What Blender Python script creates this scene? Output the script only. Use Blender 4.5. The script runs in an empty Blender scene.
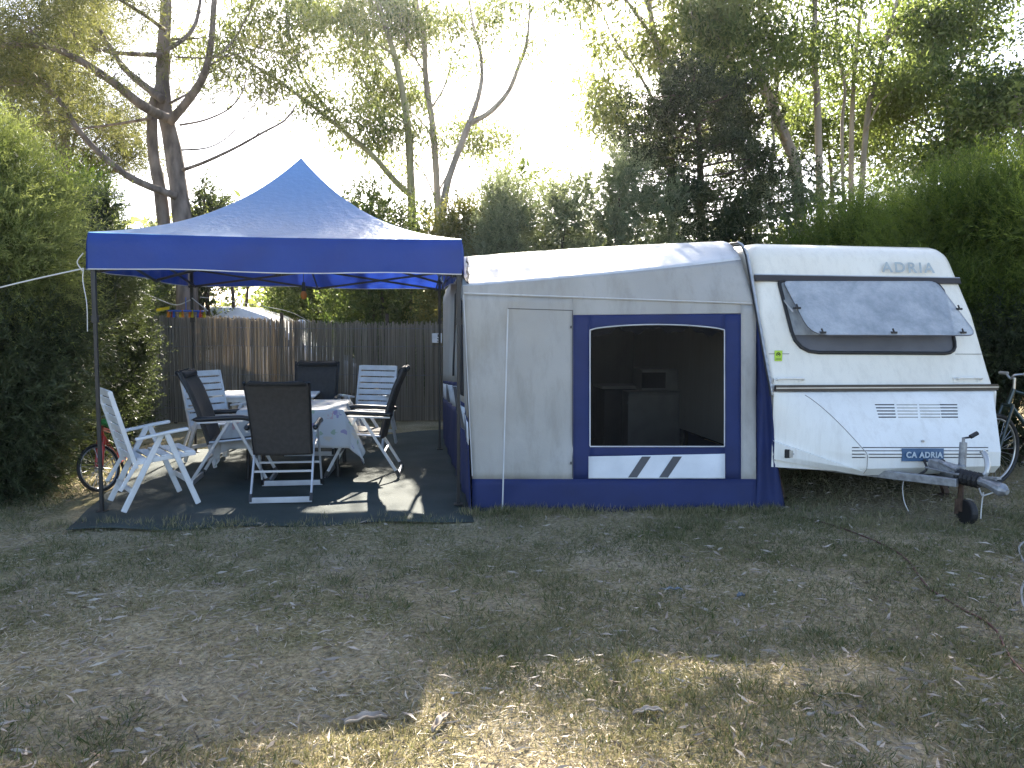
import bpy, math, random
import numpy as np
from mathutils import Vector, Matrix

R = math.radians
random.seed(7)
rng = np.random.default_rng(11)
scene = bpy.context.scene
col = scene.collection

# ------------------------------------------------------------------ camera
F_PX, PITCH, ROLL, CAM_H = 780.0, R(4.55), R(0.4), 1.6
_Rv = np.array([1.0, 0, 0]); _Fv = np.array([0, math.cos(PITCH), -math.sin(PITCH)]); _Uv = np.array([0, math.sin(PITCH), math.cos(PITCH)])
CR = _Rv*math.cos(ROLL) + _Uv*math.sin(ROLL)
CU = _Uv*math.cos(ROLL) - _Rv*math.sin(ROLL)
cam_d = bpy.data.cameras.new('camera'); cam = bpy.data.objects.new('camera', cam_d); col.objects.link(cam)
cam_d.sensor_width = 36; cam_d.lens = F_PX/1024*36; cam_d.clip_start = 0.05; cam_d.clip_end = 500
m = Matrix.Identity(4)
for i in range(3):
    m[i][0] = CR[i]; m[i][1] = CU[i]; m[i][2] = -_Fv[i]
m[2][3] = CAM_H
cam.matrix_world = m
scene.camera = cam

def ray(px, py):
    return CR*((px-512)/F_PX) + CU*((384-py)/F_PX) + _Fv
def atY(px, py, Y):
    d = ray(px, py); return d*(Y/d[1]) + np.array([0, 0, CAM_H])
def atG(px, py, z=0.0):
    d = ray(px, py); return d*((z-CAM_H)/d[2]) + np.array([0, 0, CAM_H])

# ------------------------------------------------------------------ materials
def nodes(name):
    mt = bpy.data.materials.new(name); mt.use_nodes = True
    nt = mt.node_tree; nt.nodes.clear()
    out = nt.nodes.new('ShaderNodeOutputMaterial')
    return mt, nt, out
def N(nt, t, **kw):
    n = nt.nodes.new(t)
    for k, v in kw.items():
        if k in n.inputs: n.inputs[k].default_value = v
        else: setattr(n, k, v)
    return n
def L(nt, a, b): nt.links.new(a, b)
def c4(c): return (c[0], c[1], c[2], 1)

def mat(name, c, c2=None, rough=0.6, scale=6.0, bump=0.0, bscale=60.0, metal=0.0, coat=0.0, trans=0.0, tcol=None, detail=4, stretch=None, spec=0.5, lo=0.35, hi=0.65, stain=None):
    mt, nt, out = nodes(name)
    p = N(nt, 'ShaderNodeBsdfPrincipled'); p.inputs['Roughness'].default_value = rough
    p.inputs['Metallic'].default_value = metal; p.inputs['Coat Weight'].default_value = coat
    p.inputs['Specular IOR Level'].default_value = spec
    tc = N(nt, 'ShaderNodeTexCoord'); src = tc.outputs['Object']
    if stretch:
        mp = N(nt, 'ShaderNodeMapping'); mp.inputs['Scale'].default_value = stretch
        L(nt, src, mp.inputs['Vector']); src = mp.outputs['Vector']
    if c2 is None: c2 = tuple(x*0.82 for x in c)
    nz = N(nt, 'ShaderNodeTexNoise'); nz.inputs['Scale'].default_value = scale; nz.inputs['Detail'].default_value = detail
    L(nt, src, nz.inputs['Vector'])
    rp = N(nt, 'ShaderNodeValToRGB'); rp.color_ramp.elements[0].position = lo; rp.color_ramp.elements[1].position = hi
    rp.color_ramp.elements[0].color = c4(c2); rp.color_ramp.elements[1].color = c4(c)
    L(nt, nz.outputs['Fac'], rp.inputs['Fac']); cout = rp.outputs['Color']
    if stain:                            # run marks and grime with a shape of their own: (stretch, colour, amount)
        mp2 = N(nt, 'ShaderNodeMapping'); mp2.inputs['Scale'].default_value = stain[0]; L(nt, tc.outputs['Object'], mp2.inputs['Vector'])
        ns = N(nt, 'ShaderNodeTexNoise'); ns.inputs['Scale'].default_value = 1.0; ns.inputs['Detail'].default_value = 9; ns.inputs['Roughness'].default_value = .7; L(nt, mp2.outputs[0], ns.inputs['Vector'])
        rs = N(nt, 'ShaderNodeMapRange'); rs.inputs[1].default_value = .48; rs.inputs[2].default_value = .72; rs.inputs[4].default_value = stain[2]; L(nt, ns.outputs['Fac'], rs.inputs[0])
        mxs = N(nt, 'ShaderNodeMix', data_type='RGBA'); mxs.inputs[7].default_value = c4(stain[1]); L(nt, rs.outputs[0], mxs.inputs[0]); L(nt, cout, mxs.inputs[6]); cout = mxs.outputs[2]
    L(nt, cout, p.inputs['Base Color'])
    if bump:
        nb = N(nt, 'ShaderNodeTexNoise'); nb.inputs['Scale'].default_value = bscale; nb.inputs['Detail'].default_value = 5
        L(nt, src, nb.inputs['Vector'])
        bp = N(nt, 'ShaderNodeBump'); bp.inputs['Strength'].default_value = bump; bp.inputs['Distance'].default_value = 0.02
        L(nt, nb.outputs['Fac'], bp.inputs['Height']); L(nt, bp.outputs['Normal'], p.inputs['Normal'])
    sh = p.outputs[0]
    if trans:
        tr = N(nt, 'ShaderNodeBsdfTranslucent'); tr.inputs['Color'].default_value = c4(tcol or c)
        mx = N(nt, 'ShaderNodeMixShader'); mx.inputs[0].default_value = trans
        L(nt, sh, mx.inputs[1]); L(nt, tr.outputs[0], mx.inputs[2]); sh = mx.outputs[0]
    L(nt, sh, out.inputs['Surface'])
    return mt

def leaf_mat(name, dark, light, tdark, tlight, trans=0.45, rough=0.5, spec=0.3):
    mt, nt, out = nodes(name)
    at = N(nt, 'ShaderNodeAttribute'); at.attribute_name = 'tint'
    r1 = N(nt, 'ShaderNodeValToRGB'); r1.color_ramp.elements[0].color = c4(dark); r1.color_ramp.elements[1].color = c4(light)
    r2 = N(nt, 'ShaderNodeValToRGB'); r2.color_ramp.elements[0].color = c4(tdark); r2.color_ramp.elements[1].color = c4(tlight)
    L(nt, at.outputs['Fac'], r1.inputs['Fac']); L(nt, at.outputs['Fac'], r2.inputs['Fac'])
    p = N(nt, 'ShaderNodeBsdfPrincipled'); p.inputs['Roughness'].default_value = rough; p.inputs['Specular IOR Level'].default_value = spec
    L(nt, r1.outputs[0], p.inputs['Base Color'])
    t = N(nt, 'ShaderNodeBsdfTranslucent'); L(nt, r2.outputs[0], t.inputs['Color'])
    mx = N(nt, 'ShaderNodeMixShader'); mx.inputs[0].default_value = trans
    L(nt, p.outputs[0], mx.inputs[1]); L(nt, t.outputs[0], mx.inputs[2]); L(nt, mx.outputs[0], out.inputs['Surface'])
    return mt

M = {}
M['black_metal'] = mat('black painted metal', (.012, .012, .013), rough=.45)
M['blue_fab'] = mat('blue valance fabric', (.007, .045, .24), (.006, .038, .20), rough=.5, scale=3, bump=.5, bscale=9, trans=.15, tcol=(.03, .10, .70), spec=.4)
M['blue_top'] = mat('blue canopy fabric', (.27, .44, .68), (.22, .38, .62), rough=.34, scale=3, bump=.6, bscale=20, trans=.48, tcol=(.24, .56, 1.0), spec=.8, stain=((3, 3, 3), (.10, .16, .30), .4))  # paler than the valance: glow through the fabric is put into the colour
M['white_hem'] = mat('white hem tape', (.6, .6, .6), rough=.8)
M['grey_canvas'] = mat('grey awning canvas', (.42, .405, .375), (.36, .345, .315), rough=.8, scale=1.6, bump=.8, bscale=4, stain=((5, 5, 1.1), (.24, .23, .20), .65), trans=.06, tcol=(.4, .4, .4))
M['roof_canvas'] = mat('pale roof canvas', (.62, .63, .64), (.55, .56, .57), rough=.6, scale=2.2, bump=.4, bscale=5, stain=((4, 2, 4), (.27, .27, .26), .6), trans=.04, tcol=(.5, .5, .5))
M['navy'] = mat('navy awning canvas', (.008, .021, .100), (.006, .016, .076), rough=.75, scale=3, bump=.45, bscale=6)
M['white_canvas'] = mat('white awning canvas', (.68, .70, .72), (.58, .60, .62), rough=.7, scale=5, bump=.1, bscale=8)
M['stripe_grey'] = mat('dark grey stripe cloth', (.09, .09, .095), rough=.8)
M['dark_inner'] = mat('black lining', (.02, .02, .022), rough=.9)
M['van_white'] = mat('cream caravan paint', (.83, .785, .68), (.77, .72, .61), rough=.32, scale=1.6, coat=.15, bump=.02, bscale=25, stain=((16, 16, 1.3), (.50, .46, .38), .32))
M['van_white_low'] = mat('white fibreglass', (.83, .82, .775), (.77, .755, .70), rough=.35, scale=2.3, coat=.1, bump=.02, bscale=20, stain=((14, 14, 1.6), (.50, .46, .40), .35))
M['trim_brown'] = mat('dark brown trim', (.045, .036, .03), rough=.4)
M['trim_pale'] = mat('pale aluminium trim', (.5, .5, .49), rough=.35, metal=.6)
M['joint_grey'] = mat('weathered joint sealant', (.28, .26, .23), rough=.8)
M['slot_grey'] = mat('greyed vent slot', (.34, .32, .28), rough=.7)
M['curtain'] = mat('pale window curtain', (.36, .38, .39), (.26, .28, .29), rough=.8, scale=9, stretch=(3, 3, .3))
M['rubber'] = mat('black rubber', (.014, .014, .015), rough=.6)
M['dark_blind'] = mat('dark grey blind', (.12, .12, .13), rough=.6)
M['galv'] = mat('galvanised steel', (.36, .375, .39), (.22, .225, .235), rough=.5, scale=25, metal=.55)
M['chrome'] = mat('dull chrome', (.5, .5, .5), rough=.3, metal=.9)
M['rust'] = mat('rusty steel', (.10, .06, .04), (.05, .03, .02), rough=.9, scale=30)
M['plate_blue'] = mat('blue plate', (.035, .10, .20), rough=.4)
M['plate_text'] = mat('pale lettering', (.45, .52, .56), rough=.5)
M['badge_text'] = mat('grey green lettering', (.40, .45, .45), rough=.5)
M['sticker'] = mat('lime sticker', (.42, .60, .05), rough=.5)
M['chair_white'] = mat('white garden chair plastic', (.66, .67, .68), (.58, .58, .57), rough=.45, scale=9)
M['chair_dark'] = mat('charcoal mesh fabric', (.055, .050, .046), (.042, .038, .035), rough=.85, scale=30, bump=.15, bscale=220, trans=.10, tcol=(.10, .09, .08))
M['chair_pillow'] = mat('dark padded cloth', (.016, .016, .016), (.011, .011, .011), rough=.9, scale=20, bump=.2, bscale=60)
M['chair_arm'] = mat('black arm plastic', (.014, .014, .015), rough=.4)
M['chair_metal'] = mat('light grey chair tube', (.52, .54, .57), rough=.35, metal=.35)
M['table_white'] = mat('white plastic table', (.68, .69, .70), rough=.4)
M['carpet'] = mat('green grey ground sheet', (.046, .060, .053), (.028, .040, .036), rough=.9, scale=3.5, bump=.3, bscale=120, detail=8)
M['red'] = mat('red bicycle paint', (.55, .035, .02), rough=.3, coat=.4)
M['green_bike'] = mat('dark green bicycle paint', (.008, .026, .024), rough=.3, coat=.4)
M['green_bag'] = mat('green plastic', (.03, .20, .05), rough=.5)
M['hose'] = mat('dark red cord', (.10, .03, .025), rough=.6)
M['hose_pale'] = mat('pale hose', (.30, .29, .27), rough=.7)
M['rope'] = mat('white rope', (.62, .61, .58), rough=.8)
M['fridge'] = mat('pale appliance enamel', (.45, .45, .42), rough=.4)
M['reed'] = None
M['orange'] = mat('amber glass', (.55, .20, .04), rough=.2, trans=.5, tcol=(.8, .35, .08))
M['yellow'] = mat('yellow plastic', (.7, .6, .05), rough=.4, trans=.3, tcol=(.8, .7, .1))
M['peg_orange'] = mat('orange plastic', (.75, .28, .03), rough=.4, trans=.3, tcol=(.9, .4, .05))
M['peg_blue'] = mat('blue plastic', (.03, .12, .5), rough=.4)
M['peg_red'] = mat('red plastic', (.5, .05, .03), rough=.4)
M['sign_white'] = mat('white sign plate', (.72, .72, .70), rough=.5)
M['ink'] = mat('dark lettering', (.02, .02, .02), rough=.6)
M['car_white'] = mat('white car paint', (.75, .76, .77), rough=.2, coat=.6)
M['glass_dark'] = mat('dark car glass', (.03, .035, .04), rough=.08, spec=.8)
M['stone'] = mat('pale flat stone', (.27, .25, .21), rough=.9, scale=20, bump=.3, bscale=40)
M['bark_strip'] = mat('pale bark', (.40, .35, .29), (.25, .20, .15), rough=.9, scale=18)
M['litter_blue'] = mat('blue plastic scrap', (.14, .17, .20), rough=.5)
M['pine_bark'] = mat('pine bark', (.24, .19, .16), (.085, .066, .056), rough=.95, scale=7, bump=.9, bscale=16, stretch=(1, 1, .35))
M['euc_bark'] = mat('pale eucalyptus bark', (.38, .32, .26), (.19, .155, .125), rough=.9, scale=4, bump=.4, bscale=18, stretch=(1, 1, .25))
M['green_bark'] = mat('mossy eucalyptus bark', (.30, .29, .15), (.17, .155, .09), rough=.9, scale=4, bump=.4, bscale=18, stretch=(1, 1, .25))
M['twig'] = mat('brown twig', (.09, .065, .05), (.05, .038, .03), rough=.95, scale=12)

# ------------------------------------------------------------------ mesh helper
def root_of(o):
    while o.parent is not None: o = o.parent
    return o
class MB:
    def __init__(s): s.v = []; s.f = []
    def add(s, vs, fs):
        b = len(s.v); s.v += [tuple(map(float, p)) for p in vs]; s.f += [tuple(b+i for i in f) for f in fs]
    def hexa(s, c):                       # 8 corners: bottom 4 ccw, top 4 ccw
        s.add(c, [(3, 2, 1, 0), (4, 5, 6, 7), (0, 1, 5, 4), (1, 2, 6, 5), (2, 3, 7, 6), (3, 0, 4, 7)])
    def box(s, c, size, rz=0.0):
        hx, hy, hz = size[0]/2, size[1]/2, size[2]/2; ca, sa = math.cos(rz), math.sin(rz)
        pts = []
        for z in (-hz, hz):
            for x, y in ((-hx, -hy), (hx, -hy), (hx, hy), (-hx, hy)):
                pts.append((c[0]+x*ca-y*sa, c[1]+x*sa+y*ca, c[2]+z))
        s.hexa(pts)
    def bar(s, p0, p1, w, h, up=(0, 0, 1)):
        p0 = np.array(p0, float); p1 = np.array(p1, float); d = p1-p0; d /= np.linalg.norm(d)
        u = np.array(up, float); sd = np.cross(d, u)
        if np.linalg.norm(sd) < 1e-4: sd = np.cross(d, (1, 0, 0))
        sd /= np.linalg.norm(sd); u = np.cross(sd, d)
        a, b = sd*w/2, u*h/2
        s.hexa([p0-a-b, p0+a-b, p1+a-b, p1-a-b, p0-a+b, p0+a+b, p1+a+b, p1-a+b])
    def tube(s, pts, r, n=8, closed=False, cap=True):
        P = [np.array(p, float) for p in pts]; k = len(P)
        rr = r if hasattr(r, '__len__') else [r]*k
        T = []
        for i in range(k):
            a = P[(i-1) % k] if (closed or i > 0) else P[i]; b = P[(i+1) % k] if (closed or i < k-1) else P[i]
            t = b-a; T.append(t/(np.linalg.norm(t)+1e-12))
        ref = np.array([0, 0, 1.0]) if abs(T[0][2]) < .9 else np.array([1.0, 0, 0])
        nrm = np.cross(T[0], ref); nrm /= np.linalg.norm(nrm)
        b0 = len(s.v)
        for i in range(k):
            nrm = nrm - T[i]*nrm.dot(T[i]); nrm /= (np.linalg.norm(nrm)+1e-12); bn = np.cross(T[i], nrm)
            for j in range(n):
                a = 2*math.pi*j/n; q = P[i]+(nrm*math.cos(a)+bn*math.sin(a))*rr[i]; s.v.append(tuple(q))
        rows = k if closed else k-1
        for i in range(rows):
            i2 = (i+1) % k
            for j in range(n):
                j2 = (j+1) % n; s.f.append((b0+i*n+j, b0+i*n+j2, b0+i2*n+j2, b0+i2*n+j))
        if cap and not closed:
            s.f.append(tuple(b0+j for j in range(n))[::-1]); s.f.append(tuple(b0+(k-1)*n+j for j in range(n)))
    def grid(s, fn, nu, nv):              # fn(a,b) a,b in 0..1
        b0 = len(s.v)
        for j in range(nv+1):
            for i in range(nu+1): s.v.append(tuple(map(float, fn(i/nu, j/nv))))
        for j in range(nv):
            for i in range(nu):
                a = b0+j*(nu+1)+i; s.f.append((a, a+1, a+nu+2, a+nu+1))
    def sphere(s, c, r, n=12, k=8):
        r = r if hasattr(r, '__len__') else (r, r, r)
        s.grid(lambda a, b: (c[0]+r[0]*math.cos(a*2*math.pi)*math.sin(b*math.pi), c[1]+r[1]*math.sin(a*2*math.pi)*math.sin(b*math.pi), c[2]-r[2]*math.cos(b*math.pi)), n, k)
    def ring(s, c, rad, r, ax, n=28, k=8):  # torus; ax two unit vectors
        a0, a1 = np.array(ax[0], float), np.array(ax[1], float); c = np.array(c, float)
        s.tube([c+rad*(a0*math.cos(t)+a1*math.sin(t)) for t in np.linspace(0, 2*math.pi, n, endpoint=False)], r, k, closed=True)
    def build(s, name, material, parent=None, smooth=False, solid=0.0, bevel=0.0):
        off = np.array(root_of(parent).location) if parent is not None else np.zeros(3)
        me = bpy.data.meshes.new(name)
        me.from_pydata([tuple(np.array(p)-off) for p in s.v], [], s.f); me.update()
        me.materials.append(material)
        if smooth: me.polygons.foreach_set('use_smooth', [True]*len(me.polygons))
        o = bpy.data.objects.new(name, me); col.objects.link(o)
        if parent is not None: o.parent = parent
        if solid:
            md = o.modifiers.new('thickness', 'SOLIDIFY'); md.thickness = solid; md.offset = 0
        if bevel:
            md = o.modifiers.new('edges', 'BEVEL'); md.width = bevel; md.segments = 2; md.limit_method = 'ANGLE'
        return o
def tag(o, label=None, cat=None, group=None, kind=None):
    if label: o['label'] = label
    if cat: o['category'] = cat
    if group: o['group'] = group
    if kind: o['kind'] = kind
    return o
def thing(name, label, cat, loc=(0, 0, 0), group=None):
    o = bpy.data.objects.new(name, None); o.empty_display_size = .1; col.objects.link(o); o.location = tuple(map(float, loc))
    return tag(o, label, cat, group)
def copy_tree(o, parent=None):
    c = o.copy(); col.objects.link(c)
    if parent is not None: c.parent = parent
    for ch in list(o.children): copy_tree(ch, c)
    return c
def text(s, name, material, parent, origin, xdir, ydir, size, extrude=.002, bold=0.0, shear=0.0, space=1.0):
    cu = bpy.data.curves.new(name, 'FONT'); cu.body = s; cu.size = size; cu.extrude = extrude; cu.offset = bold; cu.shear = shear; cu.space_character = space
    cu.align_x = 'CENTER'; cu.align_y = 'CENTER'; cu.materials.append(material)
    o = bpy.data.objects.new(name, cu); col.objects.link(o)
    x = Vector(xdir).normalized(); y = Vector(ydir); y = (y-x*y.dot(x)).normalized(); z = x.cross(y)
    mm = Matrix.Identity(4)
    off = Vector(root_of(parent).location)
    for i in range(3): mm[i][0] = x[i]; mm[i][1] = y[i]; mm[i][2] = z[i]; mm[i][3] = origin[i]-off[i]
    bpy.context.view_layer.update(); me = bpy.data.meshes.new_from_object(o); bpy.data.objects.remove(o)
    o = bpy.data.objects.new(name, me); col.objects.link(o); o.parent = parent; o.matrix_local = mm
    return o

# ------------------------------------------------------------------ foliage helpers
def unit(a): return a/(np.linalg.norm(a, axis=-1, keepdims=True)+1e-9)
def leaf_mesh(name, P, D, Ln, W, tint, material, parent=None, bend=0.0):
    n = len(P); D = unit(D); Ln = np.broadcast_to(Ln, (n,))[:, None]; W = np.broadcast_to(W, (n,))[:, None]
    Rd = unit(np.cross(D, rng.normal(size=(n, 3))))
    up = np.cross(Rd, D)
    v = np.empty((n, 4, 3))
    mid = P+D*Ln*.45+up*(bend*Ln)
    v[:, 0] = P; v[:, 1] = mid+Rd*W*.5; v[:, 2] = P+D*Ln; v[:, 3] = mid-Rd*W*.5
    off = np.array(root_of(parent).location) if parent is not None else np.zeros(3)
    v -= off
    me = bpy.data.meshes.new(name)
    me.vertices.add(n*4); me.vertices.foreach_set('co', v.astype(np.float32).ravel())
    me.loops.add(n*4); me.loops.foreach_set('vertex_index', np.arange(n*4, dtype=np.int32))
    me.polygons.add(n); me.polygons.foreach_set('loop_start', np.arange(0, n*4, 4, dtype=np.int32)); me.polygons.foreach_set('loop_total', np.full(n, 4, dtype=np.int32))
    me.update(calc_edges=True)
    at = me.attributes.new('tint', 'FLOAT', 'POINT'); at.data.foreach_set('value', np.repeat(np.clip(np.broadcast_to(tint, (n,)), 0, 1), 4).astype(np.float32))
    me.materials.append(material)
    o = bpy.data.objects.new(name, me); col.objects.link(o)
    if parent is not None: o.parent = parent
    return o
def sprays(P, D, Ls, n, blade, width, spread=.55, droop=0.0, tint=None, jit=.12):
    """feathery twigs: n blades along each spine"""
    S = len(P); D = unit(D); side = unit(np.cross(D, rng.normal(size=(S, 3))))
    t = (np.arange(n)+.5)/n; t = np.broadcast_to(t, (S, n))+rng.normal(scale=.03, size=(S, n))
    Ls = np.broadcast_to(Ls, (S,))
    pos = P[:, None]+D[:, None]*(t*Ls[:, None])[..., None]
    pos[..., 2] -= droop*(t**2)*Ls[:, None]
    sg = np.where(np.arange(n) % 2 == 0, 1.0, -1.0)[None, :, None]
    third = np.cross(D, side)
    dd = D[:, None]*(1-spread*.5)+side[:, None]*sg*spread+third[:, None]*rng.normal(scale=.25, size=(S, n, 1))+rng.normal(scale=jit, size=(S, n, 3))
    dd[..., 2] -= droop*t*.8
    ln = blade*(1-.55*t)*rng.uniform(.7, 1.3, (S, n))
    if tint is None: tint = rng.uniform(0, 1, S)
    tt = np.broadcast_to(tint[:, None], (S, n))+rng.normal(scale=.1, size=(S, n))+.12*(t-.5)
    return pos.reshape(-1, 3), dd.reshape(-1, 3), ln.ravel(), np.full(S*n, width), tt.ravel()
def in_balls(balls, n, shell=.5):
    """points in a set of ellipsoids (c, r), thicker towards the shell; returns pts, outward, ball index"""
    vol = np.array([b[1][0]*b[1][1]*b[1][2] for b in balls])**.75
    idx = rng.choice(len(balls), n, p=vol/vol.sum())
    C = np.array([b[0] for b in balls])[idx]; Rr = np.array([b[1] for b in balls])[idx]
    d = unit(rng.normal(size=(n, 3))); rad = rng.uniform(0, 1, n)**(1/(1+4*shell))
    return C+d*Rr*rad[:, None], unit(d/Rr), idx, rad
def clumps_of(center, radii, k, size, seed, low=-1.0):
    g = np.random.default_rng(seed); out = []
    for i in range(k):
        d = unit(g.normal(size=3)); d[2] = max(d[2], low)
        p = np.array(center)+d*np.array(radii)*g.uniform(.35, .95)
        s = size*g.uniform(.6, 1.3)
        out.append((p, (s, s*g.uniform(.8, 1.1), s*g.uniform(.65, 1.0))))
    return out
def path(pts, Y, bulge=0.0):
    """picture trace of a limb set at distance Y, sweeping bulge metres nearer or farther along it"""
    k = len(pts); return [atY(p[0], p[1], Y+bulge*math.sin(i/(k-1)*1.9)) for i, p in enumerate(pts)]
def smooth_path(P, sub=5):
    P = [np.array(p, float) for p in P]; out = []
    for i in range(len(P)-1):
        p0 = P[max(i-1, 0)]; p1 = P[i]; p2 = P[i+1]; p3 = P[min(i+2, len(P)-1)]
        for k in range(sub):
            t = k/sub
            out.append(.5*((2*p1)+(-p0+p2)*t+(2*p0-5*p1+4*p2-p3)*t*t+(-p0+3*p1-3*p2+p3)*t**3))
    out.append(P[-1]); return out
def limb(mb, P, r0, r1, n=9, rough=.05, sub=5):
    S = smooth_path(P, sub); k = len(S)
    rr = [(r0+(r1-r0)*(i/(k-1)))*(1+random.uniform(-rough, rough)) for i in range(k)]
    mb.tube(S, rr, n); return S
def twigs_from(mb, S, k, length, r, t0=.3, upness=.3, seg=5, wander=.35, bias=(0, 0, 0)):
    """side twigs off a limb polyline; returns their polylines"""
    res = []; S = [np.array(p) for p in S]; K = len(S)
    for i in range(k):
        t = random.uniform(t0, 1.0); j = min(int(t*(K-1)), K-2)
        p = S[j]+(S[j+1]-S[j])*random.random(); ax = S[j+1]-S[j]; ax /= np.linalg.norm(ax)+1e-9
        d = np.array([random.gauss(0, 1), random.gauss(0, 1), random.gauss(0, .5)+upness])+ax*.7+np.array(bias); d /= np.linalg.norm(d)
        ln = length*random.uniform(.5, 1.3); pts = [p]
        for q in range(seg):
            d = d+np.array([random.gauss(0, wander), random.gauss(0, wander), random.gauss(0, wander*.7)])*.5; d /= np.linalg.norm(d)
            p = p+d*ln/seg; pts.append(p)
        rr = [r*(1-.8*q/seg) for q in range(seg+1)]
        mb.tube(pts, rr, 5, cap=False); res.append(pts)
    return res

# ------------------------------------------------------------------ light
SUN_E, SUN_A = R(31.8), R(-.8)              # elevation, azimuth from +Y towards +X
world = bpy.data.worlds.new('World'); scene.world = world; world.use_nodes = True
wn = world.node_tree; bg = wn.nodes['Background']
sky = wn.nodes.new('ShaderNodeTexSky'); sky.sky_type = 'NISHITA'; sky.sun_disc = False
sky.sun_elevation = SUN_E; sky.sun_rotation = SUN_A; sky.dust_density = 1.2; sky.air_density = .6; sky.ozone_density = .5
wn.links.new(sky.outputs[0], bg.inputs[0]); bg.inputs[1].default_value = 0.115
sd = bpy.data.lights.new('sun', 'SUN'); sd.energy = 5.0; sd.angle = R(.53); sd.color = (1, .955, .88)
so = bpy.data.objects.new('sun', sd); col.objects.link(so)
sdir = Vector((math.sin(SUN_A)*math.cos(SUN_E), math.cos(SUN_A)*math.cos(SUN_E), math.sin(SUN_E)))
so.rotation_euler = (-sdir).to_track_quat('-Z', 'Y').to_euler(); so.location = (0, 20, 20)
scene.view_settings.view_transform = 'Standard'; scene.view_settings.look = 'None'; scene.view_settings.exposure = 2.35; scene.view_settings.gamma = 1
scene.view_settings.use_curve_mapping = False
scene.view_settings.use_white_balance = True; scene.view_settings.white_balance_temperature = 7000; scene.view_settings.white_balance_tint = 10
scene.render.engine = 'CYCLES'
scene.cycles.use_denoising = True; scene.cycles.denoising_prefilter = 'NONE'
scene.cycles.max_bounces = 8; scene.cycles.diffuse_bounces = 4; scene.cycles.transparent_max_bounces = 12
scene.cycles.sample_clamp_indirect = 8

# frame of the pitch: u along the caravan's front, v away from the camera
TH = R(8.0)
Uv = np.array([math.cos(TH), math.sin(TH), 0]); Vv = np.array([-math.sin(TH), math.cos(TH), 0]); Zv = np.array([0, 0, 1.0])
# ------------------------------------------------------------------ ground (structure)
mt, nt, out = nodes('dry camp ground')
p = N(nt, 'ShaderNodeBsdfPrincipled'); p.inputs['Roughness'].default_value = .95; p.inputs['Specular IOR Level'].default_value = .1
tc = N(nt, 'ShaderNodeTexCoord')
def nzr(scale, det, stops):
    a = N(nt, 'ShaderNodeTexNoise'); a.inputs['Scale'].default_value = scale; a.inputs['Detail'].default_value = det; a.inputs['Roughness'].default_value = .65
    L(nt, tc.outputs['Object'], a.inputs['Vector'])
    r = N(nt, 'ShaderNodeValToRGB')
    r.color_ramp.elements[0].position = stops[0][0]; r.color_ramp.elements[0].color = c4(stops[0][1])
    r.color_ramp.elements[1].position = stops[-1][0]; r.color_ramp.elements[1].color = c4(stops[-1][1])
    for q, cc in stops[1:-1]: e = r.color_ramp.elements.new(q); e.color = c4(cc)
    L(nt, a.outputs['Fac'], r.inputs['Fac']); return a, r
_, r1 = nzr(1.1, 6, [(.38, (.24, .22, .11)), (.5, (.40, .335, .205)), (.64, (.51, .43, .29))])
n2, r2 = nzr(38, 8, [(.32, (.35, .33, .30)), (.55, (.9, .9, .88)), (.72, (1.3, 1.28, 1.2))])
mx = N(nt, 'ShaderNodeMix', data_type='RGBA', blend_type='MULTIPLY'); mx.inputs[0].default_value = 1
L(nt, r1.outputs[0], mx.inputs[6]); L(nt, r2.outputs[0], mx.inputs[7]); L(nt, mx.outputs[2], p.inputs['Base Color'])
bp = N(nt, 'ShaderNodeBump'); bp.inputs['Strength'].default_value = .9; bp.inputs['Distance'].default_value = .03
L(nt, n2.outputs['Fac'], bp.inputs['Height']); L(nt, bp.outputs[0], p.inputs['Normal']); L(nt, p.outputs[0], out.inputs['Surface'])
M['ground'] = mt
def gz(x, y):
    x = np.asarray(x, float); y = np.asarray(y, float)
    h = .018*np.sin(1.7*x+.6*y)+.014*np.sin(2.9*y-1.3*x+1)+.008*np.sin(6.1*x+4.7*y)
    w = np.clip((6.3-y)/1.5, 0, 1)                                       # level under the tents
    return h*w - .0
b = MB()
xs = np.concatenate([[-150, -60, -25, -12], np.linspace(-7, 7, 57), [12, 25, 60, 150]]); ys = np.concatenate([[-40, -15, -4, 0], np.linspace(1.5, 8, 27), [12, 20, 40, 80, 200]])
for j, y in enumerate(ys):
    for i, x in enumerate(xs): b.v.append((x, y, float(gz(x, y)) if abs(x) <= 7 and 1.4 < y < 8 else 0.0))
nx = len(xs)
for j in range(len(ys)-1):
    for i in range(nx-1): b.f.append((j*nx+i, j*nx+i+1, (j+1)*nx+i+1, (j+1)*nx+i))
tag(b.build('ground', M['ground'], smooth=True), kind='structure')

# ground sheet under the gazebo
gs = [atG(66, 533), atG(474, 523), atG(446, 430), atG(150, 455)]
gs = [np.array([g[0], g[1], 0]) for g in gs]
b = MB()
def gsf(a, c):
    q = (gs[0]*(1-a)+gs[1]*a)*(1-c)+(gs[3]*(1-a)+gs[2]*a)*c
    e = .03*math.sin(a*19)*(1-c)*(1 if c < .02 else 0)
    return (q[0], q[1]+e, .016+.006*math.sin(q[0]*5+q[1]*3)+.005*math.sin(q[1]*9-q[0]*4))
b.grid(gsf, 40, 40)
tag(b.build('ground_sheet', M['carpet'], smooth=True, solid=.006), 'dark green grey ground sheet spread under the blue gazebo', 'ground sheet')

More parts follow.
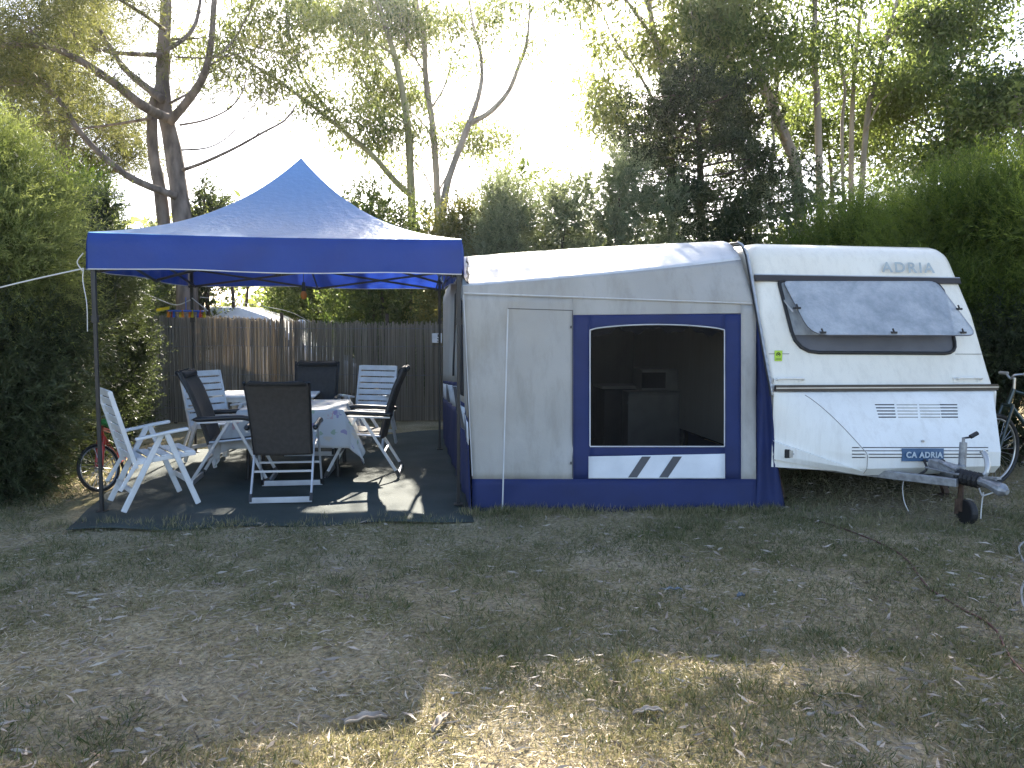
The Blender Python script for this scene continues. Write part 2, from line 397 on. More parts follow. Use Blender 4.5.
# ------------------------------------------------------------------ blue gazebo
FL = np.array([-3.38, 6.27, 0]); FR = np.array([-.43, 6.63, 0]); BL = np.array([-3.80, 9.25, 0]); BR = np.array([-.87, 9.6, 0])
gz_root = thing('gazebo', 'blue pop-up gazebo with peaked canopy on four black posts over the dining chairs', 'gazebo', (FL+FR+BL+BR)/4)
cor = [FL, FR, BR, BL]; ZE, ZV, ZP = 2.29, 2.005, 3.22
cen = (FL+FR+BL+BR)/4
def pert(q, amp=1): return .012*amp*math.sin(q[0]*7+q[1]*3)+.008*amp*math.sin(q[0]*15-q[1]*9)
b = MB()
for k in range(4):
    A, B_ = cor[k], cor[(k+1) % 4]
    def fn(a, t, A=A, B_=B_):
        e = A*(1-a)+B_*a
        q = e*(1-t)+cen*t
        sag = .035*math.sin(math.pi*a)*(1-t)
        fold = .006*math.sin(a*60)*math.sin(math.pi*t)**2*(1-t)
        z = ZE+(ZP-ZE)*(.30*t+.70*t**2.4)-sag*1.0*(1-t)*math.sin(math.pi*min(1, t*1.4+.15))+fold
        if t > .93: z = min(z, ZP-.02+.02*(1-abs(t-.97)))
        return (q[0], q[1], z)
    b.grid(fn, 28, 28)
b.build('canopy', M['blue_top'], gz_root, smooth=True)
for k in range(4):
    A, B_ = cor[k], cor[(k+1) % 4]; nrm = np.array([(B_-A)[1], -(B_-A)[0], 0]); nrm /= np.linalg.norm(nrm)
    b = MB()
    def vf(a, t, A=A, B_=B_, nrm=nrm):
        e = A*(1-a)+B_*a; lowsag = .03*math.sin(math.pi*a)
        w = (.014*math.sin(a*23+2*k+2*t)+.009*math.sin(a*51+t*4)+.006*math.sin(a*87-t*3))*t*math.sin(math.pi*a)**.5
        return tuple(e+nrm*((.012+w+.01*t)*min(1, t*4)-.004*(t < .01))+Zv*(ZE-.005-(ZE-ZV)*t-.012*math.sin(math.pi*a)*(1-t)+.012*math.sin(a*9+k)*t*math.sin(math.pi*a)))
    b.grid(vf, 48, 6)
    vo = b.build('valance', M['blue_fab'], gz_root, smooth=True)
    h = MB()
    pts = [np.array(vf(i/48, 1.0)) for i in range(49)]
    h.grid(lambda a, t, pts=pts, nrm=nrm: tuple(pts[int(round(a*48))]+nrm*.004-Zv*(.008*t)), 48, 1)
    h.build('hem', M['white_hem'], vo)
for k, c in enumerate(cor):
    b = MB(); ins = (cen-c); ins /= np.linalg.norm(ins); q = c+ins*.035
    top = 2.24
    b.box((q[0], q[1], 1.62+(top-1.62)/2), (.034, .034, top-1.62), TH)
    b.box((q[0], q[1], .81+.012), (.027, .027, 1.62), TH)
    b.box((q[0], q[1], .025), (.075, .075, .012), TH)
    b.box((q[0], q[1], 1.60), (.046, .046, .06), TH)
    b.build('post', M['black_metal'], gz_root, bevel=.002)
b = MB()
for k in range(4):                          # scissor trusses
    A, B_ = cor[k], cor[(k+1) % 4]; sh = (cen-(A+B_)/2); sh /= np.linalg.norm(sh); A2, B2 = A+sh*.06, B_+sh*.06
    for i in range(2):
        a0, a1 = A2+(B2-A2)*i/2, A2+(B2-A2)*(i+1)/2
        for j in range(2):
            z0, z1 = (2.19, 1.98) if (j == 0) else (1.98, 2.19)
            if i == 1: z0, z1 = z1, z0
            off = sh*(.012*j)
            b.bar(a0+off+Zv*z0, a1+off+Zv*z1, .012, .024)
for k in range(4):
    mid = (cor[k]+cor[(k+1) % 4])/2
    b.bar(mid*.95+cen*.05+Zv*2.19, cen+Zv*2.42, .012, .024); b.bar(mid*.95+cen*.05+Zv*1.99, cen+Zv*2.36, .012, .022)
b.tube([cen+Zv*2.28, cen+Zv*(ZP-.03)], .016, 8); b.tube([cen+Zv*2.30, cen+Zv*2.40], .045, 8)
b.build('truss_frame', M['black_metal'], gz_root)
# white ties at the front left corner
b = MB(); c0 = FL+np.array([-.03, -.02, 0])
b.tube(smooth_path([c0+Zv*2.0, c0+Zv*1.9+np.array([-.01, 0, 0]), c0+Zv*1.72+np.array([.02, -.01, 0]), c0+Zv*1.5+np.array([.012, 0, 0])]), .004, 5)
b.tube(smooth_path([c0+Zv*2.12, c0+Zv*2.05+np.array([-.05, 0, 0]), c0+Zv*1.98+np.array([-.01, 0, 0])]), .005, 5)
b.build('tie', M['rope'], gz_root)
# guy ropes
b = MB(); b.tube(smooth_path([c0+Zv*2.0, (-3.9, 6.2, 1.88), (-4.6, 6.1, 1.68), (-5.2, 6.0, 1.5), (-6.3, 5.8, 1.0)]), .006, 6)
tag(b.build('guy_rope', M['rope']), 'white guy rope running from the front left gazebo corner into the left bush', 'rope')
b = MB(); q0 = atY(200, 297, 9.15)
b.tube(smooth_path([q0, atY(232, 301, 9.9), atY(262, 306, 10.6), atY(290, 312, 11.3), atY(310, 322, 12.0)]), .004, 5)
tag(b.build('washing_line', M['rope']), 'thin pale line strung from the rear left gazebo post back over the reed fence', 'washing line')
b = MB(); b.tube(smooth_path([atY(190, 300, 9.15), atY(176, 305, 9.3), atY(160, 300, 9.5), atY(140, 291, 9.8)]), .007, 5); b.tube([atY(192, 298, 9.2), atY(208, 311, 9.2)], .006, 5)
tag(b.build('bunting_cord', M['rope']), 'slack white cord sagging left from the rear left gazebo post', 'cord')
# hanging peg wheel
pc = atY(186, 311, 9.15); pr = thing('peg_hanger', 'round hanger with yellow and orange clothes pegs beside the rear left gazebo post', 'peg hanger', pc)
b = MB(); b.ring(pc, .20, .010, ((1, 0, 0), (0, 1, 0)), 24, 6)
for a in (0, 1.57): b.tube([pc+.2*np.array([math.cos(a), math.sin(a), 0]), pc-.2*np.array([math.cos(a), math.sin(a), 0])], .007, 5)
b.tube([pc, pc+Zv*.16], .005, 5); b.build('hoop', M['peg_blue'], pr)
for i in range(12):
    a = i*2*math.pi/12+.2; q = pc+.20*np.array([math.cos(a), math.sin(a), 0]); b = MB()
    b.bar(q+Zv*.012, q-Zv*.075+np.array([.008, 0, 0]), .014, .018); b.bar(q+Zv*.012, q-Zv*.075-np.array([.008, 0, 0]), .014, .010)
    b.build('peg', M[['yellow', 'peg_orange', 'peg_blue', 'peg_orange', 'yellow', 'peg_red'][i % 6]], pr)
fc = atY(163, 309, 9.25); b = MB(); b.grid(lambda a, t: tuple(fc+np.array([(a-.5)*.16, .01*math.sin(a*5), .03*(a-.5)+(t-.5)*.035])), 6, 2)
b.build('ribbon', M['yellow'], pr, solid=.004)
# amber bulb
bc = cen+np.array([-.02, .1, 0]); lr = thing('hanging_lamp', 'small amber bulb on a black cord under the gazebo peak', 'lamp', bc+Zv*1.86)
b = MB(); b.tube([bc+Zv*2.3, bc+Zv*1.97], .004, 5); b.tube([bc+Zv*1.99, bc+Zv*1.90], [.016, .022], 10); b.build('lamp_holder', M['black_metal'], lr)
b = MB(); b.sphere(bc+Zv*1.86, (.032, .032, .045), 14, 10); b.build('bulb', M['orange'], lr, smooth=True)

# ------------------------------------------------------------------ awning tent
def aw_depth(px, py):
    s = (px-468)/287; t = (511-py)/211
    Yb = 6.47+.13*s; Yt = 6.62+.46*s
    Y = Yb+(Yt-Yb)*t
    if t > 1: Y += .55*(t-1)*max(s, .1)
    return Y
def fold(px, py):
    d = math.sin(px*.031+py*.009+1.3*math.sin(py*.013))
    return .020*math.sin(px*.045+py*.004+.8*math.sin(py*.017))+.010*math.sin(px*.115-py*.02+1.1*math.sin(py*.03))+.007*math.sin(py*.07+px*.03)+.022*max(0, d)**6+.018*max(0, math.sin((px-463)*.04-(513-py)*.035))**8
def AW(px, py, layer=0):
    Y = aw_depth(px, py)+fold(px, py)-layer*.005
    return atY(px, py, Y)
aw0 = atG(468, 513); aw_root = thing('awning_tent', 'grey and navy caravan awning with dark mesh window and sloping pale roof', 'awning', (aw0+Uv*1.2+Vv*2))
def patch(name, m_, x0, x1, top, bot, layer, parent=None, nu=14, nv=16, solid=.003):
    fx0 = x0 if callable(x0) else (lambda y: x0); fx1 = x1 if callable(x1) else (lambda y: x1)
    ft = top if callable(top) else (lambda x: top); fb = bot if callable(bot) else (lambda x: bot)
    b = MB()
    def fn(a, t):
        yy = ft(0)*0 + 0
        xm = fx0(400)*(1-a)+fx1(400)*a
        y = fb(xm)*(1-t)+ft(xm)*t
        x = fx0(y)*(1-a)+fx1(y)*a
        return tuple(AW(x, y, layer))
    b.grid(fn, nu, nv)
    return b.build(name, m_, parent or aw_root, smooth=True, solid=solid)
seam = lambda x: 293+(x-463)*.036
hip = lambda x: 286-(x-463)*.0953-(.000185*(x-463)*(x-745)*-1 if False else 0)+ .00028*(x-463)*(x-745)*-1*.35
edgeL = lambda y: 463.5+(y-292)*.0475
def rail_x(y):                        # picture trace of the caravan's left edge
    pts = [(243, 741), (252, 746), (277, 750.5), (310, 757), (345, 763), (388, 770), (430, 774), (470, 775), (512, 778)]
    for (y0, x0), (y1, x1) in zip(pts, pts[1:]):
        if y <= y1: return x0+(x1-x0)*(y-y0)/(y1-y0)
    return pts[-1][1]
arch = lambda x: 330-5.5*math.sin(math.pi*min(max((x-590)/134, 0), 1))**.6
patch('end_panel', M['grey_canvas'], edgeL, 573, seam, lambda x: 479, 0, nu=20, nv=24)
patch('end_panel', M['grey_canvas'], 741, 756, lambda x: 304, 479, 0, nu=3)
patch('end_panel', M['grey_canvas'], 573, 741, seam, lambda x: 315-(x-573)*.01, 0)
patch('window_surround', M['navy'], 573, 590, 315, 479, 0, nu=4)
patch('window_surround', M['navy'], 724.5, 741, 314, 479, 0, nu=4)
patch('window_surround', M['navy'], 590, 724.5, lambda x: 315-(x-573)*.008, arch, 0, nu=24, nv=4)
patch('window_surround', M['navy'], 590, 724.5, 446, 457, 0, nv=3)
sk = patch('mud_skirt', M['navy'], 472, 756, 479, lambda x: 513-.006*(x-472)+1.2*math.sin(x*.21), 0, nu=50, nv=5)
wp = patch('white_panel', M['white_canvas'], 588.5, 725, lambda x: 456.5-.02*(x-588), 478.5, 1.2)
for x0 in (632, 663):
    b = MB(); b.grid(lambda a, t, x0=x0: tuple(AW(x0+a*9+(t)*14-4, 477.5-t*21, 2.2)), 3, 8); b.build('stripe', M['stripe_grey'], wp)
# mesh window
mt, nt, out = nodes('dark insect mesh')
d_ = N(nt, 'ShaderNodeBsdfPrincipled'); d_.inputs['Base Color'].default_value = (.008, .0075, .007, 1); d_.inputs['Roughness'].default_value = 1.0; d_.inputs['Specular IOR Level'].default_value = .05
t_ = N(nt, 'ShaderNodeBsdfTransparent'); mx = N(nt, 'ShaderNodeMixShader'); mx.inputs[0].default_value = .62
L(nt, t_.outputs[0], mx.inputs[1]); L(nt, d_.outputs[0], mx.inputs[2]); L(nt, mx.outputs[0], out.inputs['Surface']); M['mesh'] = mt
patch('mesh_window', M['mesh'], 590, 724.5, arch, 446, 0, nu=24, nv=20, solid=0)
b = MB()
for seg in ([(590, 446+i*0-(116)*i/10) for i in range(11)], [(724.5, 446-116*i/10) for i in range(11)], [(590+134.5*i/24, arch(590+134.5*i/24)) for i in range(25)], [(590+134.5*i/12, 446.5) for i in range(13)]):
    b.tube([AW(x, y, 1.2) for x, y in seg], .0055, 5)
b.build('window_piping', M['white_hem'], aw_root)
# rolled black blind under the arch
b = MB(); b.grid(lambda a, t: tuple(AW(592+130*a, arch(592+130*a)+1+(t*(5+2.5*math.sin(a*23)+1.5*math.sin(a*57))), -1.5-.8*math.sin(a*31))), 40, 3); b.build('rolled_blind', M['dark_inner'], aw_root, smooth=True)
# zip line and door seam of the grey door, edge piping
b = MB(); b.tube([AW(508-.035*(y-309)*.8, y, 1.0) for y in np.linspace(309, 512, 24)], .0065, 5)
b.build('door_zip', M['white_hem'], aw_root)
b = MB(); b.tube([AW(x, 308.5+.03*(x-508), .8) for x in np.linspace(508, 573, 10)], .003, 4); b.tube([AW(572.5, y, .8) for y in np.linspace(311, 478, 10)], .003, 4)
for yy in (327, 463): b.box(AW(571, yy, 2), (.012, .012, .022))
b.build('door_seam', M['stripe_grey'], aw_root)
b = MB(); b.tube([AW(edgeL(y), y, .6) for y in np.linspace(260, 476, 26)] if False else [AW(edgeL(y), y, .6) for y in np.linspace(294, 476, 24)], .005, 5)
b.tube([AW(x, seam(x), 1.2) for x in np.linspace(464, 752, 40)], .006, 5); b.build('edge_piping', M['white_hem'], aw_root)
# gable above the seam, overlapping the end panel as a short valance
b = MB(); b.grid(lambda a, t: tuple(AW(463+(rail_x(seam(750))-463)*a if t < .001 else 463+((rail_x(seam(750))-6*0-463)*(1-t)+(741-463)*t)*a, (seam(463+290*a)+1.5)*(1-t)+(hip(463+278*a))*t, 1.6*(1-t))), 40, 10)
gab = b.build('gable', M['grey_canvas'], aw_root, smooth=True, solid=.003)
# roof: near slope, ridge, far slope
E1 = atY(462.5, 257, 8.3); 
def hipP(a): return AW(463+278*a, hip(463+278*a), -.3)
def ridgeP(a):
    e2 = np.array([2.06, 8.05, 2.43]); q = E1*(1-a)+e2*a; return q+Zv*(.0+.015*math.sin(math.pi*a))
def roofn(a, t):
    q = hipP(a)*(1-t)+ridgeP(a)*t; return tuple(q+Zv*(.02*math.sin(math.pi*t)*math.sin(math.pi*a)+.075*a**6*math.sin(math.pi*t**.8)))
b = MB(); b.grid(roofn, 40, 14)
BKL = np.array([-.93, 10.5, 1.92]); BKR = np.array([1.72, 10.75, 2.38])
b.grid(lambda a, t: tuple(ridgeP(a)*(1-t)+(BKL*(1-a)+BKR*a)*t), 20, 10)
b.build('roof', M['roof_canvas'], aw_root, smooth=True, solid=.003)
# left wall with folds, stripes and skirt
LW0 = atG(471, 514); LW1 = np.array([-.93, 10.5, 0])
hA = hipP(0)
def lw(v, z, out_=0.0):
    base = LW0*(1-v)+LW1*v; top = np.array(hA)*(1-v)+BKL*v if v > .45 else (np.array(hA)*(1-v/.45)+np.array(E1)*(v/.45))
    if v > .45: top = np.array(E1)*(1-(v-.45)/.55)+BKL*((v-.45)/.55)
    q = base*(1-z)+top*z
    f = .018*math.sin(v*38)+.012*math.sin(v*71+z*2)
    return q+np.array([-1, .1, 0])*(f*(1-abs(2*z-1)*.6)*min(1, v*12)*min(1, (1-v)*12)+out_)
def lwp(name, m_, v0, v1, z0, z1, o_=0, nu=40, nv=10, par=None):
    b = MB(); b.grid(lambda a, t: tuple(lw(v0+(v1-v0)*a, z0+(z1-z0)*t, o_)), nu, nv); return b.build(name, m_, par or aw_root, smooth=True, solid=.003)
lwp('side_wall', M['grey_canvas'], 0, 1, .42, 1, nu=90)
lwp('side_skirt', M['navy'], 0, 1, 0, .30, nu=60); lwp('side_band', M['navy'], 0, 1, .40, .42, nu=60, nv=2)
sp = lwp('side_white_band', M['white_canvas'], 0, 1, .30, .40, nu=60, nv=3)
for i in range(9):
    v0 = .05+i*.105; b = MB()
    b.grid(lambda a, t, v0=v0: tuple(lw(v0+a*.03+t*.03, .302+.096*t, .006)), 3, 4)
    b.build('side_stripe', M['stripe_grey'], sp)
wp2 = lwp('side_window', M['dark_inner'], .16, .30, .45, .88, .006, nu=8)
lwp('side_window', M['dark_inner'], .52, .62, .45, .88, .006, nu=8)
b = MB()
def eave(a): return np.array(lw(a, 1.0))*np.array([1, 1, 1])+np.array([.05, 0, .02])
def gut(a, t): q = FR*(1-a)+BR*a; e = eave(a*.76); return (q+Zv*2.05)*(1-t)+e*t-Zv*.04*math.sin(math.pi*t)
b.grid(lambda a, t: tuple(gut(a, t)), 24, 6); b.build('gutter_cloth', M['dark_inner'], gz_root, smooth=True, solid=.003)
# back wall
b = MB(); b.grid(lambda a, t: tuple((LW1*(1-a)+np.array([1.72, 10.8, 0])*a)*(1-t)+(BKL*(1-a)+BKR*a)*t), 10, 6); b.build('back_wall', M['grey_canvas'], aw_root, solid=.003)
b = MB(); b.grid(lambda a, t: tuple((np.array([LW0[0]+.05, LW0[1]+.08, .006])*(1-a)+np.array([2.0, 6.75, .006])*a)*(1-t)+(np.array([-.88, 10.4, .006])*(1-a)+np.array([1.55, 10.6, .006])*a)*t), 4, 4); b.build('inner_mat', M['stripe_grey'], aw_root)

# ------------------------------------------------------------------ caravan
W = 2.13; CL = np.array([2.25, 6.70, 0.0])
van = thing('caravan', 'cream touring caravan with dark trim and opened front window, drawbar towards the camera', 'caravan', CL+Uv*W/2+Vv*2.3)
def cv(u, v, z): return CL+Uv*u+Vv*v+Zv*z
SL = .47
prof = [(.20, .36), (.06, .365), (.03, .40), (.015, .7), (.0, .98), (.025, 1.055)]
prof += [(SL*(z-1.0)+.005, z) for z in (1.2, 1.4, 1.7, 1.95, 2.205)]
v0, z0 = prof[-1]
for a in np.linspace(0, 1, 9)[1:]:
    ang0, ang1 = math.atan2(1, SL), math.radians(2); an = ang0+(ang1-ang0)*a
    rr = .30; v0 += math.cos(an)*rr*(ang0-ang1)/8; z0 += math.sin(an)*rr*(ang0-ang1)/8; prof.append((v0, z0))
zt = prof[-1][1]
prof += [(1.6, zt+.03), (3.0, zt+.04), (4.3, zt+.01), (4.62, zt-.15), (4.8, 1.6), (4.85, .9), (4.8, .36)]
prof = [np.array(q) for q in prof]
nP = len(prof); nrmP = []
for i in range(nP):
    a = prof[max(i-1, 0)]; c = prof[min(i+1, nP-1)]; t = (c-a)/np.linalg.norm(c-a); nrmP.append(np.array([t[1], -t[0]]))  # inward
def rad(i):
    z = prof[i][1]; v = prof[i][0]
    if v > 4: return .10
    return .05 if z < 1.0 else .05+.13*min(1, max(0, (z-1.7)/.5))
b = MB(); rows = []
phis = [0, 18, 36, 54, 72, 90]
for i in range(nP):
    r = rad(i); row = []
    for side in (0, 1):
        seq = phis if side == 0 else phis[::-1]
        for ph in seq:
            ph_ = R(ph); du = r*(1-math.sin(ph_)); ins = r*(1-math.sin(ph_)) if False else r*(1-math.sin(ph_))
            u = r*(1-math.cos(ph_)) ; inset = r*(1-math.sin(ph_))
            q = prof[i]+nrmP[i]*inset
            uu = u if side == 0 else W-u
            row.append(cv(uu, q[0], q[1]))
    rows.append(row)
nr = len(rows[0])
for row in rows: b.v += [tuple(p_) for p_ in row]
for i in range(nP-1):
    for j in range(nr-1): b.f.append((i*nr+j, i*nr+j+1, (i+1)*nr+j+1, (i+1)*nr+j))
b.f.append(tuple(i*nr for i in range(nP))); b.f.append(tuple(i*nr+nr-1 for i in range(nP))[::-1])
b.f.append(tuple((nP-1)*nr+j for j in range(nr))+tuple(range(nr))[::-1])
body = b.build('body', M['van_white'], van, smooth=True)
md = body.modifiers.new('hard edges', 'EDGE_SPLIT'); md.split_angle = R(38)
# nose locker: flat-faced bulge below the lower trim, its side facets meeting the front in a sharp crease
def nP_(t): return .035+.35*min(1, (1-t)/.72)**.8-(.06*(1-t/.10) if t < .10 else 0)
def crease(t): return .22+.44*min(1, (1-t)/.72)**.75
def creaseR(t): return .06+.18*min(1, (1-t)/.72)**.75
def nose(s, t):                       # s across 0..1, t up 0..1
    z = .335+(1.012-.335)*t; sm = min(s, 1-s)*W; cr = crease(t) if s < .5 else creaseR(t)
    pz = nP_(t) if sm >= cr else .012+(nP_(t)-.012)*sm/cr
    return cv(.004+s*(W-.008), .004-pz, z)
def lipz(sm): return .34*(1-sm/.66)+.05
b = MB(); fr_ = lambda a, t: nose((crease(t)+(W-crease(t)-creaseR(t))*a)/W, t)
b.grid(fr_, 60, 50)
b.grid(lambda a, t: tuple(np.array(fr_(a, 0))*(1-t)+cv(.3+a*(W-.6), .25, .345)*t), 30, 1)
b.grid(lambda a, t: tuple(np.array(nose(a, 1))*(1-t)+cv(.004+a*(W-.008), .015, 1.02)*t), 60, 1)
loc = b.build('nose_locker', M['van_white_low'], van, smooth=True)
loc.modifiers.new('hard edges', 'EDGE_SPLIT').split_angle = R(28)
for sd_ in (0, 1):
    def fct(a, t, o=0.0):
        sm = (crease(t) if sd_ == 0 else creaseR(t))*a; q = np.array(nose(sm/W if sd_ == 0 else 1-sm/W, t)); return q+(Vv*-o)
    b = MB(); b.grid(lambda a, t: tuple(fct(a, .04+.96*t)), 30, 40)
    if sd_ == 1: b.build('corner_fairing', M['van_white_low'], van, smooth=True); continue
    def lip(a, t):
        sm = .66*a; lz = lipz(sm); tt = lz*t*(1 if t < .999 else 1); 
        if t > .93: q = np.array(nose(sm/W if sd_ == 0 else 1-sm/W, lz)); return tuple(q+Vv*.004)
        q = np.array(nose(sm/W if sd_ == 0 else 1-sm/W, lz*t/.93)); bot = 0.10*(1-a)*(1-t/.93); q = q+Zv*bot
        return tuple(q-Vv*(.045*min(1, (1-a)*5)))
    b.grid(lip, 30, 15)
    b.grid(lambda a, t: tuple(np.array(lip(a, 0))*(1-t)+cv(.02+.64*a, .2, .40)*t), 20, 1)
    fo = b.build('corner_fairing', M['van_white_low'], van, smooth=True); fo.modifiers.new('hard edges', 'EDGE_SPLIT').split_angle = R(24)
    b = MB(); b.tube([np.array(nose(crease(t)/W if sd_ == 0 else 1-crease(t)/W, t)) for t in np.linspace(.03, .97, 30)], .0035, 4); b.build('joint', M['joint_grey'], fo)
def front(u, z, o=0.0):              # a point on the sloped upper front, o metres proud of it
    n_ = np.array([-1.0, -SL])/math.hypot(1, SL)  # outward in (v, -): (-v, +z*SL)
    nv, nz_ = -1/math.hypot(1, SL), SL/math.hypot(1, SL)
    return cv(u, SL*(z-1.0)+.005+nv*o, z+nz_*o)
# trims
b = MB(); b.grid(lambda a, t: tuple(front(.02+(W-.075)*a, 1.982+.05*t, .014)), 8, 1); t1 = b.build('upper_trim', M['trim_brown'], van, solid=.02)
b = MB(); b.grid(lambda a, t: tuple(front(.02+(W-.075)*a, 2.033+.008*t, .016)), 8, 1); b.build('trim_strip', M['trim_pale'], t1, solid=.018)
b = MB(); b.grid(lambda a, t: tuple(cv(.01+(W-.02)*a, -.018, 1.022+.052*t)), 8, 1); t2 = b.build('lower_trim', M['trim_brown'], van, solid=.035)
b = MB(); b.grid(lambda a, t: tuple(cv(.01+(W-.02)*a, -.038, 1.045+.009*t)), 8, 1); b.build('trim_strip', M['trim_pale'], t2, solid=.008)
# panel seam at half height
b = MB(); b.bar(front(.03, 1.335, .003), front(.22, 1.335, .003), .004, .004); b.build('panel_seam', M['trim_brown'], van); b = MB(); b.bar(front(W-.3, 1.335, .003), front(W-.03, 1.335, .003), .004, .004); b.build('panel_seam', M['trim_brown'], van)
def face_px(px, py, o=0.0):          # where a picture ray meets the upper front
    d = ray(px, py); o0 = front(0, 1.0, o); nv = -1/math.hypot(1, SL); nz_ = SL/math.hypot(1, SL)
    n_ = Vv*nv+Zv*nz_; C = np.array([0, 0, CAM_H]); t = (o0-C).dot(n_)/d.dot(n_); return C+d*t
def rounded(pts, r, n=5):
    out_ = []; k = len(pts)
    for i in range(k):
        p0, p1, p2 = (np.array(pts[(i+q) % k], float) for q in (-1, 0, 1))
        a = (p0-p1)/np.linalg.norm(p0-p1); c = (p2-p1)/np.linalg.norm(p2-p1)
        rr = min(r[i] if hasattr(r, '__len__') else r, .45*np.linalg.norm(p0-p1), .45*np.linalg.norm(p2-p1))
        for t in np.linspace(0, 1, n): out_.append((p1+a*rr)*(1-t)**2+2*p1*t*(1-t)+(p1+c*rr)*t*t)
    return out_
wo = rounded([(778.5, 281), (942, 281.5), (957, 353.5), (797, 352.5)], [4, 16, 12, 22])
b = MB(); ring_o = [face_px(x, y, .012) for x, y in wo]; b.tube(ring_o, .016, 6, closed=True)
win = b.build('front_window', M['rubber'], van, smooth=True)
b = MB(); q = [face_px(x, y, .006) for x, y in wo]; b.add(q, [tuple(range(len(q)))]); b.build('blind', M['dark_blind'], win)
cu_ = rounded([(781, 282.5), (941, 282.5), (952, 335), (791, 335)], [3, 14, 2, 2]); b = MB(); q = [face_px(x, y, .014) for x, y in cu_]; b.add(q, [tuple(range(len(q)))]); b.build('curtain', M['curtain'], win)
# acrylic pane hinged at the top, standing open at the bottom
mt, nt, out = nodes('scuffed acrylic pane')
p = N(nt, 'ShaderNodeBsdfPrincipled'); p.inputs['Roughness'].default_value = .22; p.inputs['Coat Weight'].default_value = .5; p.inputs['Coat Roughness'].default_value = .08; p.inputs['Specular IOR Level'].default_value = .9
tc = N(nt, 'ShaderNodeTexCoord'); n1 = N(nt, 'ShaderNodeTexNoise'); n1.inputs['Scale'].default_value = 2.6; n1.inputs['Detail'].default_value = 12; n1.inputs['Roughness'].default_value = .78; n1.inputs['Distortion'].default_value = .15
L(nt, tc.outputs['Object'], n1.inputs['Vector']); rp = N(nt, 'ShaderNodeValToRGB'); rp.color_ramp.elements[0].position = .36; rp.color_ramp.elements[1].position = .72
rp.color_ramp.elements[0].color = (.34, .38, .41, 1); rp.color_ramp.elements[1].color = (.78, .80, .81, 1)
L(nt, n1.outputs['Fac'], rp.inputs['Fac']); L(nt, rp.outputs[0], p.inputs['Base Color'])
tr = N(nt, 'ShaderNodeBsdfTransparent'); mx = N(nt, 'ShaderNodeMixShader'); mx.inputs[0].default_value = .56
L(nt, tr.outputs[0], mx.inputs[1]); L(nt, p.outputs[0], mx.inputs[2]); L(nt, mx.outputs[0], out.inputs['Surface']); M['acrylic'] = mt
pane2 = rounded([(783, 281.5), (936, 281.5), (977, 335.5), (811, 335)], [5, 8, 10, 16])
def pane_o(y): return .03+.16*(y-281)/54
def pane_pt(x, y): return face_px(x, y, pane_o(y))
b = MB(); q = [pane_pt(x, y) for x, y in pane2]; b.add(q, [tuple(range(len(q)))]); pane = b.build('pane', M['acrylic'], win, solid=.012)
b = MB(); b.tube(q, .006, 5, closed=True); b.build('pane_edge', M['trim_pale'] if False else M['dark_blind'], win)
for (x, y) in ((797, 308), (822, 332.5), (893, 332.5), (958, 309), (962, 332.5)):
    c = pane_pt(x, y); b = MB(); b.box(c-Vv*.012, (.05, .03, .018), TH); b.bar(c-Vv*.02, c-Vv*.025+Zv*.035-Uv*.02, .01, .01); b.box(c+Vv*.03, (.02, .05, .015), TH); b.build('window_catch', M['rubber'], win)
for (xa, xb) in ((784, 789), (940, 951)):
    b = MB(); b.bar(face_px(xa, 300, .02), pane_pt(xb+4, 312), .012, .01); b.build('stay_arm', M['trim_pale'], win)
# handles
for u0 in (.05, 1.76):
    b = MB(); pts = [front(u0, 1.105, 0), front(u0, 1.105, .05), front(u0+.015, 1.105, .058), front(u0+.22, 1.105, .058), front(u0+.235, 1.105, .05), front(u0+.235, 1.105, 0)]
    b.tube(pts, .010, 7); b.box(front(u0, 1.105, .006), (.05, .02, .04), TH); b.box(front(u0+.235, 1.105, .006), (.05, .02, .04), TH); b.build('grab_handle', M['van_white_low'], van)
# vents on the locker: four blocks of five slots
def nosep(px, py, o=0.0):            # nearest locker surface point along a picture ray
    best = None; C = np.array([0, 0, CAM_H]); d = ray(px, py)
    lo_, hi_ = 5.8, 7.4
    for _ in range(26):
        mid = (lo_+hi_)/2; q = C+d*(mid/d[1]); rel = q-CL; u = rel.dot(Uv); v = rel.dot(Vv); t = (q[2]-.335)/.677
        sv = (np.array(nose(min(max((u-.004)/(W-.008), 0), 1), min(max(t, 0), 1)))-CL).dot(Vv)
        if v < sv: lo_ = mid
        else: hi_ = mid
    q = C+d*(lo_/d[1]); return q-Vv*o
cols = [(875, 894), (896.5, 917), (919, 939.5), (939.8, 957)]
for k, (xa, xb) in enumerate(cols):
    b = MB()
    for i in range(5):
        y = 404.8+i*3.1; sh = i*.9 if k < 1 else i*.4
        b.bar(nosep(xa+sh, y, .001), nosep(xb+sh*.5, y+.0, .001), .004, .011 if k in (0, 3) else .008)
    b.build('vent', M['rubber'] if k in (0, 3) else M['slot_grey'], loc)
# ribbed strip and blue plate
b = MB()
for i in range(4): b.tube([nosep(x, 447.6+i*3.3, .0) for x in np.linspace(852, 988, 24)], .0045, 4)
b.build('ribbed_strip', M['trim_brown'], loc)
pl = [nosep(x, y, .012) for x, y in ((901, 461), (942.5, 461), (942.5, 448.2), (901, 448.2))]
b = MB(); b.add(pl, [(0, 1, 2, 3)]); plate = b.build('name_plate', M['plate_blue'], loc, solid=.01)
pc_ = sum(np.array(x) for x in pl)/4
text('CA ADRIA', 'lettering', M['plate_text'], plate, pc_-Vv*.018, pl[1]-np.array(pl[0]), np.array(pl[3])-np.array(pl[0]), .066, .001, .0026, .12, 1.12)
b = MB(); b.tube([nosep(922, 441, 0), nosep(922, 441, .02)], .010, 8); b.build('lock', M['chrome'], loc)
